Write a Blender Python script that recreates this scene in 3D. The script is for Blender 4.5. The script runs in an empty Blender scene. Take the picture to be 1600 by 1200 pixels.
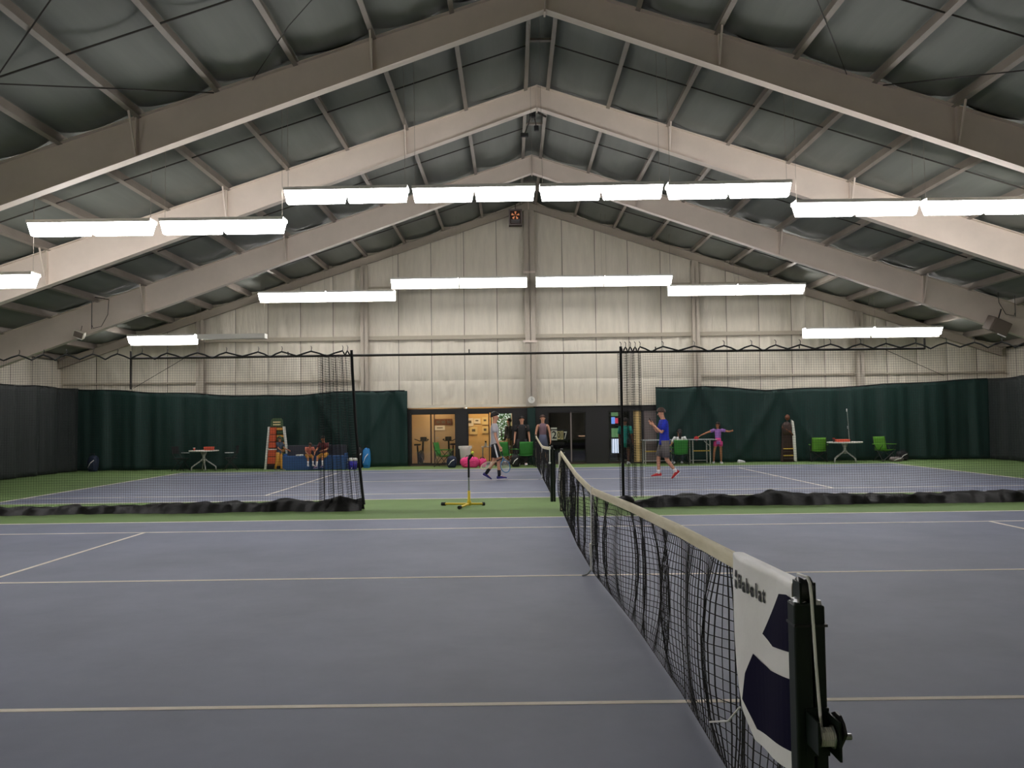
import bpy, bmesh, math, random
from mathutils import Vector, Matrix
random.seed(7)
PI = math.pi
S = bpy.context.scene
COL = S.collection
# ------------------------------------------------------------------ camera
cam = bpy.data.objects.new('camera', bpy.data.cameras.new('camera'))
COL.objects.link(cam); S.camera = cam
CX, CY, CZ = -0.803, -9.233, 1.6425
pit, rol = 0.0404767, -0.0134845
fw = Vector((0, math.cos(pit), math.sin(pit))); rt = Vector((1, 0, 0)); up = rt.cross(fw)
r2 = rt*math.cos(rol) + up*math.sin(rol); u2 = -rt*math.sin(rol) + up*math.cos(rol)
cam.matrix_world = Matrix(((r2.x, u2.x, -fw.x, CX), (r2.y, u2.y, -fw.y, CY), (r2.z, u2.z, -fw.z, CZ), (0, 0, 0, 1)))
cam.data.sensor_fit = 'HORIZONTAL'; cam.data.sensor_width = 36; cam.data.lens = 1367.8/1600*36
cam.data.clip_end = 200; cam.data.clip_start = 0.05
# ------------------------------------------------------------------ world, exposure
wd = bpy.data.worlds.new('world'); S.world = wd; wd.use_nodes = True
bg = wd.node_tree.nodes['Background']
sky = wd.node_tree.nodes.new('ShaderNodeTexSky'); sky.sky_type = 'HOSEK_WILKIE'; sky.turbidity = 4; sky.sun_direction = (0.2, 0.7, 0.6)
wd.node_tree.links.new(sky.outputs[0], bg.inputs[0]); bg.inputs[1].default_value = 3.0
vs = S.view_settings; vs.view_transform = 'Standard'; vs.look = 'None'; vs.gamma = 1; vs.use_curve_mapping = False
vs.exposure = 0.48
LAMP = 21.0          # strength of the fluorescent diffusers
S.cycles.max_bounces = 7; S.cycles.transparent_max_bounces = 24; S.cycles.sample_clamp_indirect = 6
S.cycles.caustics_reflective = False; S.cycles.caustics_refractive = False
try: S.cycles.use_denoising = True
except Exception: pass

# ------------------------------------------------------------------ materials
def srgb(r, g, b):
    f = lambda c: (c/255/12.92) if c/255 <= .04045 else ((c/255+.055)/1.055)**2.4
    return (f(r), f(g), f(b), 1)
def mat(name, rgb, rough=.7, metal=0, var=0, vscale=6, stretch=(1, 1, 1), bump=0, bscale=40, spec=.5, emit=None, es=0, rgb2=None, coord='Object'):
    m = bpy.data.materials.new(name); m.use_nodes = True
    nt = m.node_tree; b = nt.nodes['Principled BSDF']; L = nt.links
    c = srgb(*rgb); b.inputs['Base Color'].default_value = c
    b.inputs['Roughness'].default_value = rough; b.inputs['Metallic'].default_value = metal
    b.inputs['Specular IOR Level'].default_value = spec
    if var or bump:
        tc = nt.nodes.new('ShaderNodeTexCoord'); mp = nt.nodes.new('ShaderNodeMapping')
        mp.inputs['Scale'].default_value = stretch; L.new(tc.outputs[coord], mp.inputs[0])
    if var:
        n = nt.nodes.new('ShaderNodeTexNoise'); n.inputs['Scale'].default_value = vscale; n.inputs['Detail'].default_value = 5
        n.inputs['Roughness'].default_value = .65; L.new(mp.outputs[0], n.inputs['Vector'])
        cr = nt.nodes.new('ShaderNodeValToRGB'); cr.color_ramp.elements[0].position = .32; cr.color_ramp.elements[1].position = .68
        d = srgb(*rgb2) if rgb2 else tuple(x*(1-var) for x in c[:3])+(1,)
        cr.color_ramp.elements[0].color = d
        cr.color_ramp.elements[1].color = c if rgb2 else tuple(min(1, x*(1+var)) for x in c[:3])+(1,)
        L.new(n.outputs['Fac'], cr.inputs[0]); L.new(cr.outputs[0], b.inputs['Base Color'])
    if bump:
        n2 = nt.nodes.new('ShaderNodeTexNoise'); n2.inputs['Scale'].default_value = bscale; n2.inputs['Detail'].default_value = 4
        L.new(mp.outputs[0], n2.inputs['Vector']); bp = nt.nodes.new('ShaderNodeBump'); bp.inputs['Strength'].default_value = bump
        bp.inputs['Distance'].default_value = .02; L.new(n2.outputs['Fac'], bp.inputs['Height']); L.new(bp.outputs[0], b.inputs['Normal'])
    if emit:
        b.inputs['Emission Color'].default_value = srgb(*emit); b.inputs['Emission Strength'].default_value = es
    return m
def glass_mat(name, gl, tint):
    m = bpy.data.materials.new(name); m.use_nodes = True; nt = m.node_tree; nt.nodes.clear()
    o = nt.nodes.new('ShaderNodeOutputMaterial'); t = nt.nodes.new('ShaderNodeBsdfTransparent'); g = nt.nodes.new('ShaderNodeBsdfGlossy')
    x = nt.nodes.new('ShaderNodeMixShader'); x.inputs[0].default_value = gl
    t.inputs[0].default_value = tint; g.inputs['Roughness'].default_value = .03
    nt.links.new(t.outputs[0], x.inputs[1]); nt.links.new(g.outputs[0], x.inputs[2]); nt.links.new(x.outputs[0], o.inputs[0])
    return m
M = {}
def mk(k, *a, **kw): M[k] = mat(k, *a, **kw)
mk('court_blue', (110, 115, 135), .58, var=.16, vscale=.55, bump=.15, bscale=260, spec=.32)
mk('court_green', (106, 131, 79), .75, var=.10, vscale=.8, bump=.25, bscale=260, spec=.25)
mk('line_white', (236, 226, 212), .7, var=.08, vscale=5, spec=.2)
mk('steel_paint', (218, 204, 192), .6, var=.05, vscale=1.2, spec=.3)
mk('column_paint', (178, 168, 154), .6, var=.05, vscale=1.2, spec=.3)
mk('purlin_paint', (146, 136, 126), .6, var=.08, vscale=2)
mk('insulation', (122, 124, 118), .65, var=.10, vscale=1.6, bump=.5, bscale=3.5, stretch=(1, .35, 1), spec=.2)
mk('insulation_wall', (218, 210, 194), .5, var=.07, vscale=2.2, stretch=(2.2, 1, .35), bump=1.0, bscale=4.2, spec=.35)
mk('seam_dark', (52, 46, 42), .8)
mk('girt_paint', (176, 166, 148), .6)
mk('rod', (52, 46, 42), .6)
mk('curtain', (24, 50, 46), .62, var=.16, vscale=1.3, stretch=(3, 3, .4), bump=.3, bscale=8, spec=.3)
mk('curtain_side', (32, 38, 38), .7, var=.16, vscale=1.3, stretch=(3, 3, .4))
mk('vinyl_black', (15, 14, 14), .5, var=.35, vscale=3, bump=.6, bscale=9, spec=.35)
mk('net_black', (16, 16, 17), .8)
mk('net_cord', (14, 14, 15), .8)
mk('band', (232, 222, 196), .75, var=.16, vscale=5, stretch=(1, .3, 2), rgb2=(206, 194, 160))
mk('banner_white', (240, 237, 236), .5, var=.03, vscale=4, bump=.15, bscale=10)
mk('banner_navy', (17, 14, 42), .7, spec=.06)
mk('print_black', (20, 18, 20), .6)
mk('post_green', (11, 24, 18), .45, var=.2, vscale=12, spec=.35)
mk('black_metal', (20, 20, 22), .4)
mk('black_matte', (18, 18, 20), .75)
mk('steel', (176, 178, 182), .3, metal=.85)
mk('cord_white', (226, 224, 222), .6)
mk('frame_black', (20, 17, 18), .5)
mk('white_trim', (226, 218, 200), .5)
mk('white_plastic', (228, 226, 218), .45)
mk('lounge_wall', (214, 188, 150), .8, var=.05, vscale=2)
mk('lounge_tan', (226, 194, 134), .8, var=.06, vscale=3)
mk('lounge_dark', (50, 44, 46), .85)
mk('lounge_floor', (120, 92, 66), .7)
mk('door_beige', (196, 172, 138), .6)
mk('brown_sign', (104, 58, 34), .6, var=.2, vscale=12)
mk('paper', (238, 234, 224), .8)
mk('paper_yellow', (232, 214, 160), .8)
mk('print_grey', (96, 88, 78), .8)
mk('leaf', (120, 190, 70), .6, var=.3, vscale=5)
mk('chair_green', (58, 134, 56), .8, var=.12, vscale=8)
mk('chair_lime', (92, 148, 44), .8, var=.12, vscale=8)
mk('chair_blackseat', (26, 26, 28), .8)
mk('table_white', (220, 214, 206), .45)
mk('table_leg', (190, 188, 184), .35, metal=.3)
mk('ping_top', (150, 154, 158), .4)
mk('yellow', (214, 186, 38), .45)
mk('wood_yellow', (206, 172, 70), .5)
mk('tee_grey', (150, 156, 150), .5)
mk('ball', (214, 226, 60), .9)
mk('red_box', (206, 84, 58), .6)
mk('orange_panel', (216, 92, 52), .6)
mk('shelf_green', (70, 92, 62), .7)
mk('shelf_amber', (206, 146, 54), .6)
mk('bench_blue', (44, 84, 138), .55, var=.08, vscale=5)
mk('bench_grey', (52, 54, 62), .6)
mk('cooler_blue', (40, 32, 160), .45)
mk('bag_blue', (34, 120, 184), .6)
mk('bag_navy', (18, 32, 58), .65)
mk('bag_black', (20, 20, 22), .7)
mk('bag_pink', (226, 60, 128), .65, var=.1, vscale=9)
mk('brown_dark', (62, 44, 38), .7, var=.2, vscale=6)
mk('heater_grey', (120, 108, 106), .5)
mk('fan_reflection', (222, 150, 104), .45, emit=(240, 150, 100), es=.3)  # copper reflection on the fan blades, put in as faint emission
mk('speaker', (112, 100, 90), .6)
mk('screen_blue', (40, 90, 220), .5, emit=(110, 150, 230), es=.8)
mk('screen_red', (210, 40, 60), .5, emit=(210, 60, 90), es=.6)
mk('screen_white', (240, 245, 255), .5, emit=(215, 225, 250), es=.9)
mk('screen_green', (90, 130, 96), .5, emit=(120, 170, 116), es=.35)
mk('skin', (206, 150, 122), .6); mk('skin_tan', (172, 116, 84), .6); mk('skin_brown', (116, 74, 54), .6)
mk('hair_dark', (28, 20, 18), .6); mk('hair_brown', (64, 42, 32), .6)
mk('eye', (24, 18, 16), .3)
mk('shirt_grey', (188, 184, 186), .85); mk('shorts_black', (20, 20, 24), .85); mk('stripe_white', (226, 224, 226), .8)
mk('sock_black', (28, 30, 34), .9); mk('shoe_white', (226, 226, 234), .6); mk('shoe_navy', (44, 40, 110), .6)
mk('shirt_blue', (22, 44, 176), .8, var=.08, vscale=9); mk('shorts_grey', (104, 98, 96), .85); mk('shoe_red', (178, 22, 30), .6)
mk('top_purple', (150, 104, 178), .85, var=.12, vscale=12); mk('shorts_pink', (204, 62, 130), .85)
mk('top_teal', (18, 118, 108), .85); mk('shirt_black', (40, 38, 40), .85); mk('trousers_dark', (44, 42, 46), .85)
mk('top_mauve', (120, 94, 104), .85); mk('skirt_slate', (86, 90, 112), .85); mk('khaki', (196, 158, 104), .85)
mk('shirt_maroon', (98, 42, 44), .85); mk('shorts_ochre', (184, 132, 52), .85); mk('top_coral', (190, 110, 92), .85)
mk('denim', (60, 72, 88), .85); mk('paddle_red', (190, 44, 48), .6)
mk('racket_blue', (46, 120, 168), .4); mk('racket_tan', (206, 186, 156), .45)
mk('wall_front_paint', (222, 214, 198), .8); mk('asphalt', (110, 118, 92), .9)
M['glass'] = glass_mat('glass', .05, (.93, .95, .94, 1))
M['glass_dark'] = glass_mat('glass_dark', .07, (.42, .41, .43, 1))
def lamp_mat():
    m = bpy.data.materials.new('lamp'); m.use_nodes = True; nt = m.node_tree; nt.nodes.clear()
    o = nt.nodes.new('ShaderNodeOutputMaterial'); e = nt.nodes.new('ShaderNodeEmission')
    e.inputs[0].default_value = (1.0, .975, .965, 1); e.inputs[1].default_value = LAMP
    nt.links.new(e.outputs[0], o.inputs[0]); return m
M['lamp'] = lamp_mat()

# ------------------------------------------------------------------ mesh helpers
class MB:
    def __init__(s): s.v = []; s.f = []; s.mi = []; s.cur = 0
    def add(s, vs, fs):
        o = len(s.v); s.v += [tuple(v) for v in vs]
        for f in fs: s.f.append(tuple(i+o for i in f)); s.mi.append(s.cur)
        return s
    def box(s, x0, x1, y0, y1, z0, z1):
        return s.add([(x0,y0,z0),(x1,y0,z0),(x1,y1,z0),(x0,y1,z0),(x0,y0,z1),(x1,y0,z1),(x1,y1,z1),(x0,y1,z1)],
                     [(0,3,2,1),(4,5,6,7),(0,1,5,4),(1,2,6,5),(2,3,7,6),(3,0,4,7)])
    def bbox(s, c, sz, bev=.01):   # bevelled box
        bm = bmesh.new(); bmesh.ops.create_cube(bm, size=1)
        for v in bm.verts: v.co = Vector((v.co.x*sz[0], v.co.y*sz[1], v.co.z*sz[2]))
        bmesh.ops.bevel(bm, geom=bm.edges[:], offset=bev, segments=2, affect='EDGES', profile=.5)
        for v in bm.verts: v.co += Vector(c)
        bm.verts.index_update()
        s.add([v.co[:] for v in bm.verts], [[v.index for v in f.verts] for f in bm.faces]); bm.free(); return s
    def tube(s, pts, r, n=6, cap=True):
        pts = [Vector(p) for p in pts]; rs = r if isinstance(r, (list, tuple)) else [r]*len(pts)
        vs = []; N = len(pts); prev = None
        for i, p in enumerate(pts):
            t = (pts[min(i+1, N-1)] - pts[max(i-1, 0)]).normalized()
            if prev is None:
                a = Vector((0, 0, 1)) if abs(t.z) < .9 else Vector((1, 0, 0)); u = a.cross(t).normalized()
            else:
                u = (prev - t*prev.dot(t)); u = u.normalized() if u.length > 1e-6 else t.orthogonal().normalized()
            prev = u; w = t.cross(u)
            for k in range(n):
                a = 2*PI*k/n + PI/n; vs.append(p + (u*math.cos(a) + w*math.sin(a))*rs[i])
        fs = [(i*n+k, i*n+(k+1) % n, (i+1)*n+(k+1) % n, (i+1)*n+k) for i in range(N-1) for k in range(n)]
        if cap: fs += [tuple(range(n-1, -1, -1)), tuple(range((N-1)*n, N*n))]
        return s.add(vs, fs)
    def lathe(s, prof, n=16, c=(0, 0, 0)):   # prof: (r, z)
        vs = [(c[0]+r*math.cos(2*PI*k/n), c[1]+r*math.sin(2*PI*k/n), c[2]+z) for r, z in prof for k in range(n)]
        N = len(prof); fs = [(i*n+k, i*n+(k+1) % n, (i+1)*n+(k+1) % n, (i+1)*n+k) for i in range(N-1) for k in range(n)]
        fs += [tuple(range(n-1, -1, -1)), tuple(range((N-1)*n, N*n))]
        return s.add(vs, fs)
    def prism(s, poly, a, b, ax='y'):        # polygon extruded along an axis
        def P(u, v, w): return {'y': (u, w, v), 'x': (w, u, v), 'z': (u, v, w)}[ax]
        n = len(poly); vs = [P(u, v, a) for u, v in poly] + [P(u, v, b) for u, v in poly]
        return s.add(vs, [tuple(range(n)), tuple(range(2*n-1, n-1, -1))] + [(i, i+n, (i+1) % n+n, (i+1) % n) for i in range(n)])
    def grid(s, fn, nu, nv):
        vs = [fn(i/nu, j/nv) for j in range(nv+1) for i in range(nu+1)]
        return s.add(vs, [(j*(nu+1)+i, j*(nu+1)+i+1, (j+1)*(nu+1)+i+1, (j+1)*(nu+1)+i) for j in range(nv) for i in range(nu)])
    def ball(s, c, r, n=10, m=7):
        rx, ry, rz = r if isinstance(r, (tuple, list)) else (r, r, r)
        prof = [(i/m) for i in range(m+1)]
        vs = []
        for t in prof:
            a = PI*t
            for k in range(n): vs.append((c[0]+rx*math.sin(a)*math.cos(2*PI*k/n), c[1]+ry*math.sin(a)*math.sin(2*PI*k/n), c[2]-rz*math.cos(a)))
        return s.add(vs, [(i*n+k, i*n+(k+1) % n, (i+1)*n+(k+1) % n, (i+1)*n+k) for i in range(m) for k in range(n)])
    def loft(s, rings, n=14):                # rings: (centre, half-axis vector a, half-axis vector b)
        vs = []
        for c, a, b in rings:
            c, a, b = Vector(c), Vector(a), Vector(b)
            for k in range(n): t = 2*PI*k/n; vs.append(c + a*math.cos(t) + b*math.sin(t))
        N = len(rings); fs = [(i*n+k, i*n+(k+1) % n, (i+1)*n+(k+1) % n, (i+1)*n+k) for i in range(N-1) for k in range(n)]
        return s.add(vs, fs + [tuple(range(n-1, -1, -1)), tuple(range((N-1)*n, N*n))])
    def mesh(s, name, mats, smooth=False):
        me = bpy.data.meshes.new(name); me.from_pydata([tuple(v) for v in s.v], [], s.f)
        for m in (mats if isinstance(mats, (list, tuple)) else [mats]): me.materials.append(M[m])
        if any(s.mi): me.polygons.foreach_set('material_index', s.mi)
        if smooth: me.polygons.foreach_set('use_smooth', [True]*len(me.polygons))
        me.update(); return me
    def build(s, name, mats, parent=None, smooth=False, **kw):
        bm = bmesh.new(); me = s.mesh(name, mats, smooth)
        if len(me.polygons) < 60000:
            bm.from_mesh(me); bmesh.ops.recalc_face_normals(bm, faces=bm.faces[:]); bm.to_mesh(me)
        bm.free()
        return link(name, me, parent, **kw)
def link(name, me, parent=None, loc=None, rot=None, scale=None, kind=None, label=None, cat=None, group=None):
    o = bpy.data.objects.new(name, me); COL.objects.link(o)
    if parent: o.parent = parent
    if loc: o.location = loc
    if rot: o.rotation_euler = rot
    if scale: o.scale = scale
    tag(o, label, cat, group, kind); return o
def tag(o, label=None, cat=None, group=None, kind=None):
    for k, v in (('label', label), ('category', cat), ('group', group), ('kind', kind)):
        if v: o[k] = v
    return o
def thing(name, label=None, cat=None, loc=(0, 0, 0), rz=0, group=None, kind=None):
    o = bpy.data.objects.new(name, None); COL.objects.link(o); o.location = loc; o.rotation_euler = (0, 0, rz)
    o.empty_display_size = .1
    return tag(o, label, cat, group, kind)
def dup(root, loc=None, rz=None, label=None, group=None):
    r = root.copy(); COL.objects.link(r)
    if loc: r.location = loc
    if rz is not None: r.rotation_euler = (0, 0, rz)
    if label: r['label'] = label
    if group: r['group'] = group
    for ch in list(root.children):
        c = ch.copy(); COL.objects.link(c); c.parent = r
        for g in list(ch.children):
            d = g.copy(); COL.objects.link(d); d.parent = c
    return r
def text(name, body, size, m, parent, loc, rot, bold=0, ext=.0008, shear=0, sx=1):
    cu = bpy.data.curves.new(name, 'FONT'); cu.body = body; cu.size = size; cu.extrude = ext; cu.offset = bold; cu.shear = shear
    cu.align_x = 'CENTER'; cu.align_y = 'CENTER'; cu.materials.append(M[m]); cu.resolution_u = 3
    tmp = bpy.data.objects.new('tmp', cu); me = bpy.data.meshes.new_from_object(tmp); bpy.data.objects.remove(tmp); bpy.data.curves.remove(cu)
    o = bpy.data.objects.new(name, me); COL.objects.link(o); o.parent = parent; o.location = loc; o.rotation_euler = rot
    o.scale = (sx, 1, 1); return o
def interp(tab, x):
    if x <= tab[0][0]: return tab[0][1]
    for (a, b), (c, d) in zip(tab, tab[1:]):
        if x <= c: return b + (d-b)*(x-a)/(c-a)
    return tab[-1][1]

# ================================================================== SETTING
XW, YW, YF = 17.3, 22.75, -13.0          # side walls, end wall, wall behind the camera
RX, ZT, SL = -0.12, 9.57, 0.326          # ridge x, rafter top at ridge, roof slope
ANG = math.atan(SL)
def ztop(x): return ZT - SL*abs(x-RX)
FY = {1: 6.35, 2: 11.34, 3: 16.81}       # frames in view
# floor ------------------------------------------------------------
SC = 14.68                               # centre of the far court
fl = thing('floor', kind='structure')
MB().box(-XW-.3, XW+.3, YF, YW, -.12, 0).build('green_surround', 'court_green', fl)
for y0 in (0, SC): MB().box(-11.885, 11.885, y0-5.485, y0+5.485, .0, .004).build('blue_court', 'court_blue', fl)
def line(x0, x1, y0, y1): MB().box(x0, x1, y0, y1, .003, .0065).build('court_line', 'line_white', fl)
for y0 in (0, SC):
    for s in (-1, 1):
        line(-11.91, 11.91, y0+s*5.485-.028, y0+s*5.485+.028); line(-11.885, 11.885, y0+s*4.115-.025, y0+s*4.115+.025)
        line(s*6.4-.025, s*6.4+.025, y0-4.09, y0+4.09); line(s*11.885-.035, s*11.885+.035, y0-5.457, y0+5.457)
    line(-6.375, 6.375, y0-.025, y0+.025)
# ceiling: insulation panels between the purlins, purlins, sag rods -------------------
ce = thing('ceiling', kind='structure')
PX = [0.27] + [1.69+1.415*i for i in range(11)] + [17.0]
BAYS = [(YF, -6), (-6, 1.0), (1.0, 6.35), (6.35, 11.34), (11.34, 16.81), (16.81, YW)]
def panel_mesh(w, seed):
    rnd = random.Random(seed); ph = [rnd.uniform(0, 6.28) for _ in range(8)]; sg = rnd.uniform(.07, .13)
    k = [rnd.uniform(1.5, 3.5) for _ in range(4)]
    def fn(u, v):
        d = min(v, 1-v); edge = math.exp(-((d-.07)/.06)**2)
        wr = .030*edge*math.sin(9*u*k[0]/2+ph[0]+30*d) + .018*math.exp(-d/.13)*math.sin(46*d+ph[1]+2.2*math.sin(PI*u))
        wr += .012*math.sin(k[1]*v*5+ph[2])*math.sin(PI*u)
        sag = sg*math.sin(PI*u)**.8*(1+.45*math.exp(-((d-.12)/.09)**2))
        return (u*w, v-.5, -sag*(.6+.4*min(1, d/.2)) - .05*math.exp(-d/.03)*math.sin(PI*u)**.5 + wr*math.sin(PI*u))
    return MB().grid(fn, 8, 30).mesh('insulation_panel', 'insulation', True)
variants = {}
for i in range(len(PX)-1):
    w = (PX[i+1]-PX[i])/math.cos(ANG)
    for s in (1, -1):
        for b, (ya, yb) in enumerate(BAYS):
            key = (i >= 1 and i < len(PX)-2 and 'std' or i, (i*3+b*2+(s > 0)) % 5)
            if key not in variants: variants[key] = panel_mesh(w, hash(str(key)) % 999 if False else len(variants)*7+3)
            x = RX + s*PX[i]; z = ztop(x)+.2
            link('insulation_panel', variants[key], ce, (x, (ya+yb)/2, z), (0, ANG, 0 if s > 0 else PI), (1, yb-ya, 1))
for b, (ya, yb) in enumerate(BAYS):     # the strip under the ridge
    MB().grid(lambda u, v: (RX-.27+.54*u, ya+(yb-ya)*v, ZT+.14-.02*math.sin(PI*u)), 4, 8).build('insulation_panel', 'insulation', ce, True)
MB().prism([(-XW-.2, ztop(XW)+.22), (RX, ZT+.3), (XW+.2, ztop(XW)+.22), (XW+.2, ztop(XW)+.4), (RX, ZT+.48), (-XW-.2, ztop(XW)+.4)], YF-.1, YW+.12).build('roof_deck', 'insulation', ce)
pp = [(-.045, -.03), (.045, -.03), (.045, -.01), (-.025, -.01), (-.025, .18), (.045, .18), (.045, .2), (-.045, .2)]
pm = MB().prism(pp, YF, YW-.05).mesh('purlin', 'purlin_paint')
for s in (1, -1):
    for x in PX: link('purlin', pm, ce, (RX+s*x, 0, ztop(RX+s*x)+.01), (0, s*ANG, 0), (s, 1, 1))
for ya, yb in BAYS[2:]:
    ym = (ya+yb)/2
    for s in (1, -1):
        MB().tube([(RX+s*.3, ym, ztop(RX+s*.3)+.005), (RX+s*17, ym, ztop(RX+s*17)+.005)], .016, 5).build('sag_rod', 'rod', ce)
    MB().box(RX-.3, RX+.3, ym-.05, ym+.05, ZT+.0, ZT+.05).build('ridge_strut', 'purlin_paint', ce)
# end wall ---------------------------------------------------------
wb = thing('wall_back', kind='structure')
COLX = [-12.1, -6.14, -.11, 5.9, 11.83]
edges = [-XW] + COLX + [XW]
def wall_panel(x0, x1, z0, ztl, ztr, seed):
    r = random.Random(seed); p = [r.uniform(0, 6.28) for _ in range(6)]; tilt = r.uniform(-.5, .5); amp = r.choice([.010, .02, .034, .042])
    def fn(u, v):
        z1 = ztl + (ztr-ztl)*u
        x = x0+.008 + (x1-x0-.016)*u; z = z0 + (z1-z0)*v
        pil = .06*(math.sin(PI*u)**.5)*(math.sin(PI*min(max(v, 0), 1))**.4)
        wr = amp*math.sin(PI*u)*(math.sin(14*u+3*tilt*v*6+p[0])*math.sin(2.2*v*3+p[1])**2 + .6*math.sin(25*u-5*tilt*v+p[2])*math.exp(-((v-.85)/.3)**2))
        return (x, YW-.02-max(0, pil+wr), z)
    return MB().grid(fn, 14, 10)
n = 0
for a, b in zip(edges, edges[1:]):
    k = max(1, round((b-a)/1.2)); w = (b-a)/k
    for i in range(k):
        x0, x1 = a+i*w, a+(i+1)*w; n += 1
        zl, zr = ztop(x0)+.25, ztop(x1)+.25
        inner = -4.6 < (x0+x1)/2 < 4.5
        lo = 2.16 if inner else 0.0
        rows = [(lo, 3.1), (3.1, 4.66)] + ([(4.66, None)] if min(zl, zr) > 4.9 else [])
        for j, (z0, z1) in enumerate(rows):
            l, r_ = (z1, z1) if z1 else (zl, zr)
            if z1 and min(zl, zr) < z1+.05: l, r_ = zl, zr
            if min(l, r_) < z0+.1: continue
            wall_panel(x0, x1, z0, l, r_, n*7+j).build('insulation_panel', 'insulation_wall', wb, True)
MB().prism([(-XW, 0), (-4.62, 0), (-4.62, 2.1), (4.5, 2.1), (4.5, 0), (XW, 0), (XW, ztop(XW)+.3), (RX, ZT+.3), (-XW, ztop(-XW)+.3)], YW, YW+.12).build('wall_backing', 'seam_dark', wb)
for a, b in zip(edges, edges[1:]):
    MB().box(a+.14, b-.14, YW-.15, YW-.06, 4.6, 4.66).box(a+.14, b-.14, YW-.15, YW-.13, 4.66, 4.74).build('girt', 'girt_paint', wb)
    if abs(a+b)/2 > 6: MB().box(a+.14, b-.14, YW-.13, YW-.06, 3.1, 3.16).build('girt', 'girt_paint', wb)
    if abs(a+b)/2 < 9: MB().box(a+.14, b-.14, YW-.13, YW-.06, 6.5, 6.56).build('girt', 'girt_paint', wb)
# side walls and the wall behind the camera
for nm, s in (('wall_left', -1), ('wall_right', 1)):
    w_ = thing(nm, kind='structure')
    x0, x1 = sorted((s*XW, s*(XW+.15))); MB().box(x0, x1, YF, YW, 0, ztop(XW)+.5).build('wall_backing', 'seam_dark', w_)
    y = YF
    while y < YW-.1:
        y1 = min(y+1.3, YW)
        MB().grid(lambda u, v: (s*(XW-.01-.05*math.sin(PI*u)**.5*math.sin(PI*v)**.4), y+.01+(y1-y-.02)*u, 4.0*v), 6, 4).build('insulation_panel', 'insulation_wall', w_, True)
        y = y1
MB().prism([(-XW, 0), (XW, 0), (XW, ztop(XW)+.4), (RX, ZT+.4), (-XW, ztop(-XW)+.4)], YF-.1, YF).build('wall_front', 'wall_front_paint', kind='structure')
# steel frames -----------------------------------------------------
def frame(y, label, rake=False):
    t = thing('steel_frame', label, 'roof frame', (RX, y, 0), group='sloping white steel roof frames')
    for s in (-1, 1):
        L = 17.1
        m = MB()
        d0, d1 = (.27, .30) if rake else (.55, 1.0)
        top = lambda x: ZT - SL*x
        tw, fwid = .012, (.08 if rake else .11)
        poly = [(0, top(0)), (s*L, top(L)), (s*L, top(L)-d1), (0, top(0)-d0)]
        m.prism(poly, -tw, tw)
        for (z0, z1, th) in ((0, 0, -.016), (-d0, -d1, .016)):
            m.prism([(0, top(0)+z0), (s*L, top(L)+z1), (s*L, top(L)+z1+th), (0, top(0)+z0+th)], -fwid, fwid)
        m.build('rafter', 'column_paint' if rake else 'steel_paint', t)
        if not rake:
            MB().prism([(s*(L-.5), top(L)-.8), (s*L, top(L)-.6), (s*L, 0), (s*(L-.25), 0)], -.012, .012)\
                .prism([(s*(L-.5), top(L)-.8), (s*(L-.48), top(L)-.8), (s*(L-.23), 0), (s*(L-.25), 0)], -.11, .11).build('column', 'steel_paint', t)
            for x in (1.69+1.415, 1.69+1.415*4, 1.69+1.415*7):
                MB().tube([(s*x, -.45, top(x)+.03), (s*(x+.02), -.1, top(x)-(d0+(d1-d0)*x/L)+.05)], .022, 4).build('flange_brace', 'steel_paint', t)
                MB().box(s*(x+.02)-.01, s*(x+.02)+.01, -.1, -.01, top(x)-(d0+(d1-d0)*x/L)+.02, top(x)-.02).build('web_stiffener', 'steel_paint', t)
    MB().box(-.016, .016, -.11, .11, ZT-(.3 if rake else .6), ZT-.0).build('ridge_plate', 'steel_paint', t)
    return t
frame(6.35, 'nearest white steel roof frame, highest in the picture, above the front row of lights')
frame(11.34, 'second white steel roof frame, behind the front row of lights')
frame(16.81, 'third white steel roof frame, just in front of the insulated end wall')
t = frame(YW-.3, 'shallow steel rake frame lying against the insulated end wall, with wall columns', True)
for x in COLX:
    z1 = ztop(x)-.27; w = .19 if abs(x) < 1 else .13
    xx = x-RX
    MB().box(xx-w, xx+w, -.06, -.045, 0 if abs(x) > 5 else 2.1, z1).box(xx-.012, xx+.012, -.06, .1, 0 if abs(x) > 5 else 2.1, z1).box(xx-w, xx+w, .09, .1, 0 if abs(x) > 5 else 2.1, z1).build('wall_column', 'column_paint', t)
MB().box(-.26, .26, -.085, -.06, 4.42, 4.5).build('splice_plate', 'steel_paint', t); MB().box(-.23, .23, -.085, -.06, 6.95, 7.02).build('splice_plate', 'steel_paint', t)
# bracing cables high up in the near bay
def cable(label, pts, r=.012):
    return MB().tube(pts, r, 5).build('brace_rod', 'rod', None, label=label, cat='rod', group='thin dark bracing rods under the roof')
zr = lambda x, y: (x, y, ztop(x)-.03)
cable('level dark bracing rod at upper left, ending on the nearest roof frame', [zr(-6.1, 6.3), zr(-8.48, 3.8), zr(-11.3, .9)])
cable('level dark bracing rod at upper right, ending on the nearest roof frame', [zr(5.95, 6.3), zr(7.41, 4.5), zr(10.4, .9)])
cable('slanting dark bracing rod crossing the top left corner under the roof', [zr(-5.5, 1.0), zr(-8.3, 3.5), zr(-11.3, 6.3)])
cable('thin slanting bracing rod near the top, right of the ridge in the nearest bay', [zr(3.3, 3.0), zr(5.3, 6.3)], .008)
cable('thin slanting bracing rod near the top, left of the ridge in the nearest bay', [zr(-3.0, 3.4), zr(-4.4, 4.9), zr(-5.4, 6.3)], .008)
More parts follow.
